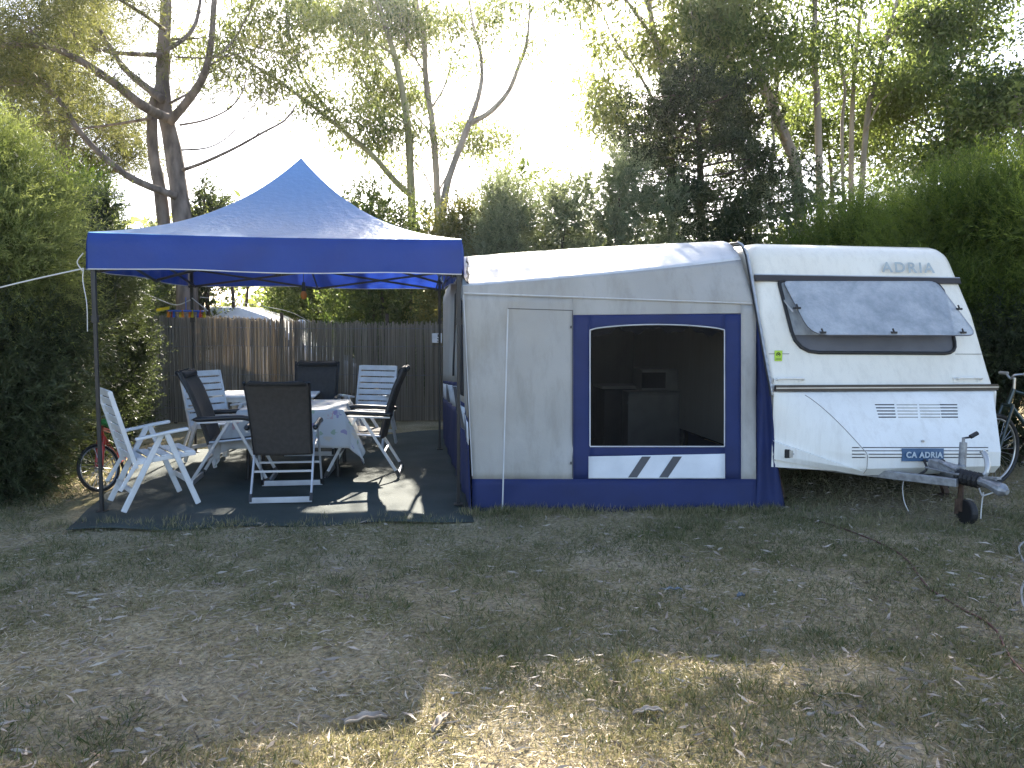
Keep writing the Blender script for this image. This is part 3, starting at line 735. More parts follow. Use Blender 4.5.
# badge lettering on the cap
bx0, bx1 = face_px(880, 267.5, .034), face_px(935, 268.5, .034); bc_ = (bx0+bx1)/2; byd = face_px(905, 262, .03)-face_px(905, 276, .03)
text('ADRIA', 'lettering', M['badge_text'], van, bc_, bx1-bx0, byd, .150, .001, .003, .15, 1.3)
# sticker
st = [face_px(x, y, .006) for x, y in ((774.5, 361), (782, 361), (782.5, 350.5), (774.5, 350.5))]
b = MB(); b.add(st, [(0, 1, 2, 3)]); sk_ = b.build('sticker', M['sticker'], van, solid=.002)
sc_ = face_px(778.4, 354.5, .010); b = MB(); b.ring(sc_, .016, .004, (Uv, face_px(778, 350, .01)/1-face_px(778, 356, .01) if False else Zv), 14, 4); b.bar(face_px(776, 359, .009), face_px(781, 359, .009), .003, .006); b.sphere(sc_, (.006, .004, .006), 8, 5); b.build('mark', M['ink'], sk_)
# side lamp
lp = nosep(788, 453, .02); b = MB(); b.box(lp, (.085, .05, .075), TH); sl = b.build('corner_lamp', M['rubber'], van, bevel=.006)
b = MB(); b.box(lp+Uv*.014-Vv*.02, (.055, .03, .06), TH); b.sphere(lp+Uv*.02-Vv*.037, (.008, .006, .008), 8, 6); b.build('lens', M['trim_pale'], sl, bevel=.006)
# rail (keder) up the left edge, between awning and van
pts = [cv(-.012, q_[0]+nrmP[i][0]*.0-.012, q_[1]) for i, q_ in enumerate(prof) if .95 < q_[1] and q_[0] < 3.2]
b = MB(); S = smooth_path(pts, 6); b.tube(S, [.014*(1+.3*(i % 2)) for i in range(len(S))], 6); b.build('awning_rail', M['trim_pale'], van, smooth=False)
b = MB(); b.tube([q_-Uv*.02-Vv*.012 for q_ in S], .008, 5); b.build('rail_seal', M['rubber'], van)
# wheels (mostly hidden) and steadies
for u in (.06, W-.16):
    b = MB(); c = cv(u+.05, 2.35, .31); b.tube([c-Uv*.09, c+Uv*.09], .31, 28); wh = b.build('wheel', M['rubber'], van, smooth=False, bevel=.02)
    b = MB(); b.tube([c-Uv*.095, c+Uv*.095], .19, 20); b.build('hub', M['galv'], wh)
b = MB(); b.box(cv(W/2, 2.4, .34), (W*.8, 4.6, .06), TH); b.box(cv(W/2, 2.35, .30), (W*.9, .09, .09), TH); b.build('chassis', M['black_metal'], van)
for u in (.25, W-.25):
    b = MB(); b.bar(cv(u, .45, .33), cv(u, .25, .02), .05, .04); b.box(cv(u, .25, .012), (.12, .1, .02), TH); b.build('steady', M['rust'], van)
# drawbar
TIP = np.array([3.66, 5.78, .37]); Jd = TIP-cv(W/2, .1, .34); Jd[2] = 0; Ld = np.linalg.norm(Jd); Jd /= Ld; Js = np.array([-Jd[1], Jd[0], 0])
def hb(f, s, z): return np.array([*(TIP-Jd*f+Js*s)[:2], z])
dbar = MB()
for s_ in (-1, 1):
    a0, a1 = hb(1.35, s_*.50, .325), hb(.30, s_*.07, .365); dbar.bar(a0, a1, .050, .066)
dr = dbar.build('drawbar', M['galv'], van, bevel=.006)
b = MB(); b.bar(hb(.62, 0, .43), hb(.30, 0, .43), .16, .014); b.bar(hb(.62, .0, .47), hb(.36, 0, .45), .09, .06); b.tube([hb(.5, -.05, .5), hb(.34, -.04, .46)], .018, 8); b.build('mounting_plate', M['galv'], dr, bevel=.005)
b = MB(); Sg = [hb(.36-.02*i, 0, .405) for i in range(11)]; b.tube(Sg, [.052+.012*(i % 2) for i in range(11)], 12); b.build('rubber_gaiter', M['rubber'], dr)
b = MB(); b.tube([hb(.17, 0, .405), hb(.08, 0, .40), hb(.02, 0, .385)], [.034, .04, .045], 10); b.tube([hb(.03, 0, .385), hb(-.03, 0, .372), hb(-.075, 0, .365)], [.045, .052, .02], 10); b.bar(hb(.13, 0, .435), hb(.0, 0, .455), .045, .018); b.build('coupling_head', M['galv'], dr, smooth=False)
b = MB(); b.tube(smooth_path([hb(.20, .03, .40), hb(.16, .06, .47), hb(.18, .08, .56), hb(.23, .09, .62)]), [.020]*15+[.026], 8); b.build('brake_lever', M['trim_pale'], dr)
# jockey wheel
jb = hb(.42, .10, 0); b = MB(); b.tube([jb+Zv*.36, jb+Zv*.66], .028, 12); b.tube([jb+Zv*.66, jb+Zv*.70], .012, 8); jw = b.build('jockey_tube', M['galv'], dr)
b = MB(); b.tube([jb+Zv*.695, jb+Zv*.705+Uv*.09], .008, 6); b.tube([jb+Zv*.705+Uv*.06, jb+Zv*.735+Uv*.12], .018, 8); b.build('crank_handle', M['black_metal'], jw)
b = MB(); b.tube([jb+Zv*.10, jb+Zv*.37], .022, 10); b.bar(jb+Zv*.2+Uv*.03, jb+Zv*.08+Uv*.03, .008, .03); b.bar(jb+Zv*.2-Uv*.03, jb+Zv*.08-Uv*.03, .008, .03); b.build('jockey_leg', M['rust'], jw)
b = MB(); wc = jb+np.array([.04, -.03, .10]); b.tube([wc-Uv*.03, wc+Uv*.03], .10, 22); b.build('jockey_wheel', M['rubber'], jw, bevel=.012)
b = MB(); b.box(hb(.42, .05, .43), (.11, .07, .10), TH); b.build('clamp', M['galv'], jw, bevel=.006)
# cables
b = MB(); b.tube(smooth_path([hb(.8, .2, .42), hb(.75, .10, .44), hb(.7, .0, .47), hb(.6, -.08, .41), hb(.72, -.13, .33), hb(.85, -.1, .36)]), .010, 6)
b.tube(smooth_path([hb(.5, 0, .5), hb(.62, .1, .48), hb(.75, .22, .40)]), .009, 6); b.build('cable', M['rubber'], dr)
b = MB(); b.tube(smooth_path([hb(.85, .1, .40), hb(.80, -.1, .30), hb(.72, -.18, .16), hb(.66, -.18, .06)]), .004, 5); b.build('breakaway_wire', M['rope'], dr); b = MB()
b.tube(smooth_path([hb(.22, .06, .33), hb(.14, .0, .30), hb(.08, -.05, .31), hb(.02, 0, .35)]), .006, 5); b.build('safety_chain', M['rope'], dr); b = MB(); b.tube(smooth_path([hb(.10, -.03, .33), hb(.11, -.03, .22), hb(.12, -.02, .12)]), .005, 5); b.build('breakaway_wire', M['rope'], dr)

# navy draught flap between end panel and caravan
b = MB()
def flap(a, t):
    y = 309+(512-309)*t
    x0 = 755.5; x1 = rail_x(y)+ (0 if y < 440 else (y-440)*.11)
    x = x0*(1-a)+x1*a
    Ya = aw_depth(755, y)+.01; q_ = atY(x1, y, 1); 
    zc = 1.6; Yr = 6.66+.47*max(0, (430-y)/128*.68)
    Yr = 6.70+ .42*max(0, (388-y)/78)*.95 if y < 388 else 6.70
    return tuple(atY(x, y, Ya*(1-a)+(Yr+.0)*a+.02*math.sin(a*9+y*.02)*min(1, max(0, (y-320)/60))))
b.grid(flap, 12, 30); b.build('draught_flap', M['navy'], aw_root, smooth=True, solid=.003)

b = MB(); b.grid(lambda a, t: tuple(cv(.03, .35+4.3*a, .008+.36*t)+Uv*.012*math.sin(a*40)), 60, 3); b.build('side_light_block', M['navy'], aw_root, smooth=True, solid=.003)  # added unseen skirt that keeps light off the ground under the caravan
b = MB(); b.grid(lambda a, t: tuple(cv(W-.03, .5+4.1*a, .008+.36*t)+Uv*.012*math.sin(a*40)), 60, 3); b.grid(lambda a, t: tuple(cv(.05+(W-.1)*a, 4.62, .008+.36*t)), 20, 3); b.build('rear_light_block', M['stripe_grey'], van, smooth=True, solid=.003)  # right and rear skirts, out of view, added to darken the ground beneath
# things seen through the awning window
fr0 = atY(651, 447, 8.9); fr0 = np.array([fr0[0], 8.9, 0]); fz = atY(651, 392, 8.9)[2]
fr = thing('fridge', 'pale fridge standing inside the awning behind the mesh window', 'fridge', fr0)
b = MB(); b.box(fr0+Zv*fz/2+np.array([0, .28, 0]), (.62, .54, fz), TH); b.build('cabinet', M['fridge'], fr, bevel=.012)
b = MB(); b.box(fr0+Zv*(fz*.5+.02)+np.array([.002, -.02, 0]), (.58, .03, fz*.9), TH); d_o = b.build('door', M['fridge'], fr, bevel=.008)
b = MB(); b.box(fr0+Zv*(fz*.85)+np.array([-.22, -.045, 0]), (.16, .02, .02), TH); b.build('handle', M['trim_pale'], d_o)
ov0 = atY(658, 391, 8.95); ov0[2] = fz; ov = thing('microwave_oven', 'small grey microwave on top of the awning fridge', 'microwave', ov0)
b = MB(); b.box(ov0+Zv*.13+np.array([0, .2, 0]), (.44, .36, .25), TH); b.build('casing', M['fridge'], ov, bevel=.01)
b = MB(); b.box(ov0+Zv*.13+np.array([-.05, .013, 0]), (.28, .012, .18), TH); b.build('door', M['rubber'], ov)
cu0 = atY(622, 447, 9.1); cu0 = np.array([cu0[0], 9.15, 0]); cb = thing('camping_cupboard', 'dark low camping cupboard left of the fridge inside the awning', 'cupboard', cu0)
b = MB(); b.box(cu0+Zv*.42+np.array([0, .2, 0]), (.5, .4, .80), TH); b.build('carcass', M['stripe_grey'], cb, bevel=.01); b = MB(); b.box(cu0+Zv*.84+np.array([0, .2, 0]), (.56, .44, .03), TH); b.build('worktop', M['fridge'], cb)
# ------------------------------------------------------------------ chairs
def white_chair():
    r = thing('slatted_chair', 'x', 'chair', (0, 0, 0), 'white slatted garden chairs under the gazebo')
    mw = M['chair_white']
    b0 = np.array([-.20, 0, .36]); b1 = np.array([-.38, 0, 1.0]); bd = (b1-b0)/np.linalg.norm(b1-b0); nn = np.cross([0, 1, 0], bd)
    b = MB()
    for s in (-1, 1):
        y = s*.245; b.bar(b0+np.array([0, y, 0]), b1+np.array([0, y, 0]), .028, .034, up=nn)
    for i in range(8):
        c = b0+bd*(.085+i*.079); b.bar(c+np.array([0, -.235, 0])+nn*.006, c+np.array([0, .235, 0])+nn*.006, .063, .014, up=nn)
    b.build('backrest', mw, r, bevel=.004)
    b = MB(); s0 = np.array([-.20, 0, .415]); s1 = np.array([.27, 0, .455])
    for s in (-1, 1): b.bar(s0+np.array([0, s*.235, -.01]), s1+np.array([0, s*.235, -.01]), .028, .034)
    for i in range(5):
        c = s0+(s1-s0)*(.10+i*.20); b.bar(c+np.array([0, -.235, .012]), c+np.array([0, .235, .012]), .078, .014)
    b.build('seat', mw, r, bevel=.004)
    for s in (-1, 1):
        y = s*.285
        b = MB(); b.bar((-.21, y, .605), (.06, y, .648), .056, .024); b.bar((.05, y, .647), (.20, y, .664), .060, .026); b.build('armrest', mw, r, bevel=.009)
        b = MB(); b.bar((.03, y, .635), (.27, y, 0.016), .026, .045, up=(1, 0, .4)); b.build('leg', mw, r, bevel=.006)
        b = MB(); b.bar((.0, y-s*.027, .635), (-.31, y-s*.027, 0.016), .026, .045, up=(1, 0, -.4)); b.build('leg', mw, r, bevel=.006)
    b = MB(); b.bar((-.245, -.26, .18), (-.245, .26, .18), .022, .04); b.bar((.225, -.27, .2), (.225, .27, .2), .022, .04); b.bar((-.20, -.25, .40), (-.33, -.25, .19), .02, .03); b.bar((-.20, .25, .40), (-.33, .25, .19), .02, .03); b.build('stretcher', mw, r, bevel=.004)
    return r
def dark_chair(lean=1.0, zs=1.0):
    r = thing('recliner_chair', 'x', 'chair', (0, 0, 0), 'charcoal high-backed reclining chairs round the gazebo table')
    prof_ = [(-.20, .40), (-.245, .55), (-.30, .72), (-.37, .90), (-.435, 1.02), (-.47, 1.09)]
    prof_ = [(-.20+(x+.20)*lean, .40+(z-.40)*zs) for x, z in prof_]
    b = MB()
    def bk(a, t, o=0.0):
        k = t*(len(prof_)-1); i = min(int(k), len(prof_)-2); f = k-i
        x = prof_[i][0]*(1-f)+prof_[i+1][0]*f; z = prof_[i][1]*(1-f)+prof_[i+1][1]*f
        w = .235+.025*t-.04*max(0, (t-.93)/.07)
        return (x-.025*math.sin(math.pi*a)*1.0+o, (a*2-1)*w, z-.012*math.sin(math.pi*a)*(1 if t > .95 else 0))
    b.grid(lambda a, t: bk(a, t), 16, 24)
    b.build('backrest', M['chair_dark'], r, smooth=True, solid=.045)
    b = MB(); b.grid(lambda a, t: tuple(np.array(bk(a*.96+.02, .80+.185*t))+np.array([(.045+.0)*math.sin(math.pi*t)**.6*math.sin(math.pi*min(max(a, .02), .98))**.3+.008, 0, .01])), 14, 8)
    b.grid(lambda a, t: tuple(np.array(bk(a*.96+.02, .85+.15*t))+np.array([-.028*math.sin(math.pi*t)**.6-.012, 0, .012])), 14, 8)
    b.build('head_pillow', M['chair_pillow'], r, smooth=True, solid=.012)
    b = MB()
    for s in (-1, 1): b.tube([(x-.008, s*(.245+.02*i/5), z) for i, (x, z) in enumerate(prof_)], .013, 8)
    b.tube([(-.205, -.24, .42), (-.205, .24, .42)], .012, 8); b.build('back_frame', M['chair_arm'], r)
    b = MB(); b.grid(lambda a, t: (-.20+.47*t, (a*2-1)*.235, .425+.045*t-.02*math.sin(math.pi*a)*math.sin(math.pi*t)-.03*max(0, (t-.9)/.1)), 12, 14); b.build('seat', M['chair_dark'], r, smooth=True, solid=.024)
    b = MB(); b.tube([(-.2, -.245, .42), (.26, -.245, .46), (.26, .245, .46), (-.2, .245, .42)], .011, 8); b.build('seat_frame', M['chair_metal'], r)
    for s in (-1, 1):
        y = s*.29; b = MB(); b.tube(smooth_path([(-.33, y, .645), (-.1, y, .655), (.1, y, .662), (.20, y, .64)]), [.012]+[.024]*13+[.020, .012], 8); b.build('armrest', M['chair_arm'], r, smooth=True)
        b = MB(); b.bar((-.30, y, .615), (.12, y, .625), .02, .014); b.build('arm_rail', M['chair_metal'], r)
    for x1, nm in ((.34, 'front_leg'), (-.38, 'rear_leg')):
        x0 = .03 if x1 > 0 else -.01
        b = MB(); w = .275 if x1 > 0 else .255
        for s in (-1, 1):
            b = MB(); b.bar((x0, s*w, .625), (x1, s*w, .03), .018, .030, up=(1, 0, .5)); lg = b.build('leg', M['chair_metal'], r, bevel=.004)
            b = MB(); b.bar((x1-.02*(1 if x1 > 0 else -1), s*w, .075), (x1+.008*(1 if x1 > 0 else -1), s*w, .012), .026, .038, up=(1, 0, .5)); b.build('foot_cap', M['chair_arm'], lg)
        b = MB(); b.bar((x1, -w-.008, .026), (x1, w+.008, .026), .024, .05); b.build('floor_bar', M['chair_metal'], r, bevel=.004)
        b = MB(); b.bar((x1*.62, -w, .25), (x1*.62, w, .25), .016, .018); b.build('cross_bar', M['chair_metal'], r)
    return r
wc0 = white_chair()
def place(proto, first, x, y, yaw, label, z=.022):
    o = proto if first else copy_tree(proto)
    o.location = (x, y, z); o.rotation_euler = (0, 0, R(yaw)); o['label'] = label; return o
place(wc0, True, -3.06, 6.62, 38, 'white slatted garden chair standing alone nearest the front left gazebo post')
place(wc0, False, -3.20, 8.55, -34, 'white slatted garden chair half hidden behind the left charcoal recliner')
place(wc0, False, -1.80, 9.7, -101, 'white slatted garden chair at the back right by the reed fence')
place(dark_chair(1.12, .955), True, -2.05, 7.04, 98, 'charcoal recliner in front of the table, its back to the camera')
place(dark_chair(.95, 1.0), True, -2.70, 7.58, 9, 'charcoal recliner on the left of the table, seen from the side')
place(dark_chair(.85, 1.02), True, -1.54, 8.02, 184, 'charcoal recliner on the right of the table, facing left')
place(dark_chair(.9, .96), True, -2.40, 9.35, -84, 'charcoal recliner at the far side of the table, facing the camera')

# ------------------------------------------------------------------ tables
tcen = np.array([-2.25, 8.16, 0]); TW, TD = 1.0, 1.05
tb = thing('dining_table', 'square dining table with dark legs under the flowered cloth', 'table', tcen)
b = MB(); b.box(tcen+Zv*.70, (TW, TD, .03), TH); b.build('tabletop', M['table_white'], tb, bevel=.008)
for su in (-1, 1):
    for sv in (-1, 1):
        q = tcen+Uv*su*(TW/2-.09)+Vv*sv*(TD/2-.09); b = MB(); b.tube([q+Zv*.69, q+Uv*su*.03+Zv*.02], [.024, .020], 8); b.build('leg', M['black_metal'], tb)
# cloth
mt, nt, out = nodes('flowered tablecloth')
p = N(nt, 'ShaderNodeBsdfPrincipled'); p.inputs['Roughness'].default_value = .7
tc = N(nt, 'ShaderNodeTexCoord'); uv = tc.outputs['UV']
base = (.52, .52, .51, 1); prev = None
for k, (scl, thr, cc) in enumerate(((9, .20, (.52, .30, .30, 1)), (13, .22, (.26, .36, .22, 1)), (12, .17, (.24, .19, .38, 1)), (8, .20, (.58, .50, .38, 1)))):
    vo = N(nt, 'ShaderNodeTexVoronoi'); vo.inputs['Scale'].default_value = scl; vo.inputs['Randomness'].default_value = 1.0
    mp = N(nt, 'ShaderNodeMapping'); mp.inputs['Location'].default_value = (k*3.3, k*1.7, 0); L(nt, uv, mp.inputs['Vector']); nzz = N(nt, 'ShaderNodeTexNoise'); nzz.inputs['Scale'].default_value = 42
    L(nt, mp.outputs[0], vo.inputs['Vector']); L(nt, mp.outputs[0], nzz.inputs['Vector'])
    ad = N(nt, 'ShaderNodeMath', operation='MULTIPLY_ADD'); ad.inputs[1].default_value = .6; L(nt, nzz.outputs['Fac'], ad.inputs[0]); L(nt, vo.outputs['Distance'], ad.inputs[2])
    lt = N(nt, 'ShaderNodeMath', operation='LESS_THAN'); lt.inputs[1].default_value = thr+.27; L(nt, ad.outputs[0], lt.inputs[0])
    ml = N(nt, 'ShaderNodeMath', operation='MULTIPLY'); ml.inputs[1].default_value = .75; L(nt, lt.outputs[0], ml.inputs[0])
    mx = N(nt, 'ShaderNodeMix', data_type='RGBA'); L(nt, ml.outputs[0], mx.inputs[0]); mx.inputs[7].default_value = cc
    if prev is None: mx.inputs[6].default_value = base
    else: L(nt, prev, mx.inputs[6])
    prev = mx.outputs[2]
L(nt, prev, p.inputs['Base Color']); trn = N(nt, 'ShaderNodeBsdfTranslucent'); L(nt, prev, trn.inputs['Color']); mx = N(nt, 'ShaderNodeMixShader'); mx.inputs[0].default_value = .25
L(nt, p.outputs[0], mx.inputs[1]); L(nt, trn.outputs[0], mx.inputs[2]); L(nt, mx.outputs[0], out.inputs['Surface'])
n_ = 64; ext = 1.80; b = MB(); uvs = []
hu, hv = TW/2+.006, TD/2+.006
for j in range(n_+1):
    for i in range(n_+1):
        cu_, cw = (i/n_-.5)*ext, (j/n_-.5)*ext; uvs.append((i/n_, j/n_))
        eu = max(0, abs(cu_)-hu); ev = max(0, abs(cw)-hv)
        uu = math.copysign(min(abs(cu_), hu), cu_); ww = math.copysign(min(abs(cw), hv), cw)
        drop = math.hypot(eu, ev) if (eu > 0 and ev > 0) else eu+ev
        rp_ = .012+.022*math.sin(cu_*17 if ev > eu else cw*17)
        if eu > 0: uu += math.copysign(rp_*min(1, eu*6)+.03*min(1, ev*5)+.42*eu, cu_)
        if ev > 0: ww += math.copysign(rp_*min(1, ev*6)+.03*min(1, eu*5)+.30*ev, cw)
        b.v.append(tuple(tcen+Uv*uu+Vv*ww+Zv*(.7195+.003*math.sin(cu_*9+cw*5)*(drop == 0)-drop*.98)))
for j in range(n_):
    for i in range(n_): a = j*(n_+1)+i; b.f.append((a, a+1, a+n_+2, a+n_+1))
cl = b.build('tablecloth', mt, None, smooth=True, solid=.002); ul = cl.data.uv_layers.new(name='UVMap')
for lp_ in cl.data.loops: ul.data[lp_.index].uv = uvs[lp_.vertex_index]
tag(cl, 'white flowered tablecloth draped over the square dining table', 'tablecloth')
# second, white table
t2c = np.array([-2.92, 9.35, 0]); tb2 = thing('side_table', 'white plastic side table behind the left charcoal recliner', 'table', t2c)
b = MB(); b.box(t2c+Zv*.715, (1.15, .75, .028), TH); b.build('tabletop', M['table_white'], tb2, bevel=.01)
b = MB(); b.box(t2c+Zv*.675, (1.02, .62, .05), TH); b.build('apron', M['table_white'], tb2)
for su in (-1, 1):
    for sv in (-1, 1): b = MB(); q = t2c+Uv*su*.46+Vv*sv*.28; b.bar(q+Zv*.66, q+Zv*.012, .055, .055); b.build('leg', M['table_white'], tb2)

# ------------------------------------------------------------------ bicycles
def bicycle(root, hub_f, hub_r, rad, frame_m, spokes, steer=0.0, fat=1.0, bar=1.0):
    hub_f = np.array(hub_f, float); hub_r = np.array(hub_r, float); fw = hub_f-hub_r; wb = np.linalg.norm(fw); fw /= wb; sd_ = np.array([-fw[1], fw[0], 0]); k = rad/.34
    head_b = hub_f-fw*.16*k+Zv*.42*k; head_t = head_b-fw*.05*k+Zv*.14*k; bb = hub_r+fw*.42*k-Zv*.04*k; seat_t = bb-fw*.17*k+Zv*.52*k
    b = MB()
    b.tube([head_b-Zv*.0, head_t], .021*k*fat, 10); b.tube([head_b+Zv*.02, bb], .019*k*fat, 10); b.tube([head_t-Zv*.02, seat_t-Zv*.08*k], .016*k*fat, 10); b.tube([bb, seat_t], .017*k, 10)
    for s in (-1, 1):
        o = sd_*s*.055*k; b.tube([bb+o*.5, hub_r+o], .010*k, 7); b.tube([seat_t-Zv*.06*k+o*.3, hub_r+o], .008*k, 7)
    b.build('frame', frame_m, root)
    ca, sa = math.cos(steer), math.sin(steer); f2 = fw*ca+sd_*sa; s2 = -fw*sa+sd_*ca
    hub2 = head_b+f2*.16*k-Zv*.42*k
    b = MB()
    for s in (-1, 1): o = s2*s*.055*k; b.tube([head_b-Zv*.01+o*.9, head_b+f2*.06*k-Zv*.14*k+o, hub2+o], [.016*k*fat, .015*k*fat, .012*k*fat], 8)
    b.tube([head_b-Zv*.01-s2*.055*k, head_b-Zv*.01+s2*.055*k], .016*k, 8); b.build('fork', frame_m, root)
    for hub, f_, s_ in ((hub2, f2, s2), (hub_r, fw, sd_)):
        b = MB(); b.ring(hub, rad-.022*k, .022*k, (f_, Zv), 48, 8); w = b.build('wheel', M['rubber'], root, smooth=True)
        b = MB(); b.ring(hub, rad-.050*k, .011*k, (f_, Zv), 48, 6); b.build('rim', M['chrome'], w, smooth=True)
        b = MB()
        for q in range(spokes):
            a = 2*math.pi*q/spokes; b.tube([hub+s_*.03*(1 if q % 2 else -1), hub+(f_*math.cos(a)+Zv*math.sin(a))*(rad-.05*k)], .0026, 4)
        b.tube([hub-s_*.05, hub+s_*.05], .02*k, 8); b.build('spokes', M['chrome'], w)
    stem = head_t+Zv*.10*k
    b = MB(); b.tube([head_t, stem, stem+f2*.05*k], .013*k, 8); b.tube(smooth_path([stem+f2*.05*k+s2*.30*k*bar+Zv*.04*k-f2*.06*k, stem+f2*.05*k+s2*.14*k*bar+Zv*.03*k, stem+f2*.05*k, stem+f2*.05*k-s2*.14*k*bar+Zv*.03*k, stem+f2*.05*k-s2*.30*k*bar+Zv*.04*k-f2*.06*k]), .011*k, 8); hbk = b.build('handlebar', M['chrome'], root)
    for s in (-1, 1): b = MB(); e = stem+f2*.05*k+s2*s*.30*k*bar+Zv*.04*k-f2*.06*k; b.tube([e, e+s2*s*.09*k-f2*.02*k], .016*k, 8); b.build('grip', M['trim_pale'], hbk)
    b = MB(); b.sphere(seat_t+Zv*.08*k, (.12*k, .065*k, .03*k), 14, 8); b.tube([seat_t-Zv*.02, seat_t+Zv*.07*k], .012*k, 8); b.build('saddle', M['rubber'], root)
    b = MB(); b.ring(bb+sd_*-.05, .085*k, .006, (fw, Zv), 20, 5); b.tube([bb-sd_*.08*k, bb-sd_*.09*k+fw*.1*k-Zv*.12*k, bb-sd_*.17*k+fw*.1*k-Zv*.12*k], .010*k, 6); b.tube([bb+sd_*.08*k, bb+sd_*.09*k-fw*.1*k+Zv*.12*k, bb+sd_*.17*k-fw*.1*k+Zv*.12*k], .010*k, 6); b.build('crank', M['galv'], root)
    return head_t, stem, f2, s2
hf = np.array([-3.70, 7.12, .225]); hr = hf+np.array([-.22, .80, 0])*.98
rb = thing('bicycle', "small red child's bicycle leaning in the shrub behind the lone white chair", 'bicycle', ((hf+hr)/2*np.array([1, 1, 0])))
ht, stm, f2, s2 = bicycle(rb, hf, hr, .225, M['red'], 20, steer=-.65, fat=1.7)
rb.rotation_euler = (0, -.2, 0)
b = MB(); b.sphere(ht+f2*.05+Zv*.05, (.09, .07, .035), 12, 8); b.sphere(ht+f2*.07+Zv*.03+s2*.06, (.05, .05, .03), 10, 6); tag(b.build('cloth_bundle', M['green_bag'], smooth=True), "green bundle hung on the handlebar of the small red bicycle", 'bundle')
hf = np.array([4.76, 7.70, .37]); hr = hf+np.array([1.06, .10, 0])
gb = thing('bicycle', 'dark green bicycle standing behind the right end of the caravan', 'bicycle', ((hf+hr)/2*np.array([1, 1, 0])))
bicycle(gb, hf, hr, .365, M['green_bike'], 28, steer=.3, bar=.25)

# ------------------------------------------------------------------ reed fence
mt, nt, out = nodes('dry reed canes')
p = N(nt, 'ShaderNodeBsdfPrincipled'); p.inputs['Roughness'].default_value = .7
at = N(nt, 'ShaderNodeNewGeometry'); rp = N(nt, 'ShaderNodeValToRGB'); rp.color_ramp.elements[0].color = (.21, .18, .14, 1); rp.color_ramp.elements[1].color = (.48, .42, .33, 1)
L(nt, at.outputs['Random Per Island'], rp.inputs['Fac']); L(nt, rp.outputs[0], p.inputs['Base Color'])
trn = N(nt, 'ShaderNodeBsdfTranslucent'); L(nt, rp.outputs[0], trn.inputs['Color']); mx = N(nt, 'ShaderNodeMixShader'); mx.inputs[0].default_value = .35
L(nt, p.outputs[0], mx.inputs[1]); L(nt, trn.outputs[0], mx.inputs[2]); L(nt, mx.outputs[0], out.inputs['Surface'])
F0 = np.array([-7.2, 11.7, 0]); F1 = np.array([1.6, 12.75, 0]); fl = np.linalg.norm(F1-F0); fd = (F1-F0)/fl; fnn = np.array([-fd[1], fd[0], 0])
fe = thing('reed_fence', 'brown split reed screen fence running behind the gazebo', 'fence', (F0+F1)/2)
b = MB()
for s, lay in ((0.0, 0.0), (.004, .024)):
  while s < fl:
    w = random.uniform(.006, .011); gap = random.choice([0, 0, 0, 0, .001, .002]) if random.random() > .03 else random.uniform(.004, .012)
    base = F0+fd*s+fnn*(lay+random.uniform(-.010, .010)); top = 1.60+.05*math.sin(s*.9)+random.gauss(0, .022)
    lean = random.gauss(0, .018)
    b.tube([base+Zv*.02, base+fd*lean*.5+fnn*random.gauss(0, .008)+Zv*.8, base+fd*lean+Zv*top], w*.62, 4, cap=False); s += w+gap
b.build('reed_panel', mt, fe)
b = MB()
for z in (.25, .75, 1.2, 1.48):
    for o in (-.022, .022): b.tube([F0+fnn*o+Zv*z+fd*k_*fl/20+Zv*random.uniform(-.012, .012) for k_ in range(21)], .003, 4)
b.build('binding_wire', M['galv'], fe)
for k_ in range(6): b = MB(); q = F0+fd*(.4+k_*1.62)+fnn*.05; b.tube([q, q+Zv*1.72], .028, 8); b.build('post', M['twig'], fe)
sg = atY(437, 338, 12.35); b = MB(); sgr = thing('pitch_number_sign', 'small white pitch number plate fixed to the reed fence', 'sign', sg)
b.box(sg, (.155, .012, .150), R(7)); b.build('plate', M['sign_white'], sgr)
text('5', 'numeral', M['ink'], sgr, sg+np.array([.03, -.0095, .015]), (1, .12, 0), (0, 0, 1), .11, .001, .003)
b = MB(); b.box(sg+np.array([.03, -.009, -.05]), (.06, .004, .012), R(7)); b.build('underline', M['ink'], sgr)
bd_ = atY(301, 325, 12.3); b = MB()
b.grid(lambda a, t: tuple(bd_+np.array([math.cos(a*6.283), math.sin(a*6.283), 0])*math.sin(t*math.pi)*(.085+.018*math.sin(a*19)+.012*math.sin(t*9))+Zv*(-math.cos(t*math.pi)*.075+.012*math.sin(a*13))), 18, 10)
tag(b.build('plastic_bag', M['white_canvas'], smooth=True), 'small pale crumpled bag caught on top of the reed fence', 'bag')
# ------------------------------------------------------------------ parked car beyond the fence
cc = atY(252, 330, 13.9); cc = np.array([cc[0], 14.0, .07]); car = thing('parked_car', 'white car parked beyond the reed fence, only its sunlit roof showing', 'car', cc)
def cs(prof2, half, mb):               # side profile (x, z) extruded with tumblehome
    k = len(prof2); vs = []
    for s in (-1, 1):
        for x, z in prof2: vs.append(cc+np.array([x, 0, z])+np.array([0, s*(half-max(0, z-.9)*.28), 0]))
    mb.add(vs, [tuple(range(k))[::-1], tuple(range(k, 2*k))]+[(i, (i+1) % k, k+(i+1) % k, k+i) for i in range(k)])
b = MB(); cs([(-2.1, .3), (2.15, .3), (2.2, .75), (1.3, 1.0), (.45, 1.60), (-.05, 1.76), (-1.2, 1.75), (-1.95, 1.5), (-2.15, .9)], .85, b); b.build('body', M['car_white'], car, bevel=.05)
b = MB()
for s in (-1, 1): b.add([cc+np.array([x, s*(.86-max(0, z-.9)*.28), z]) for x, z in ((1.0, 1.08), (.38, 1.55), (-1.15, 1.58), (-1.75, 1.1))], [(0, 1, 2, 3)])
b.build('side_window', M['glass_dark'], car, solid=.01)
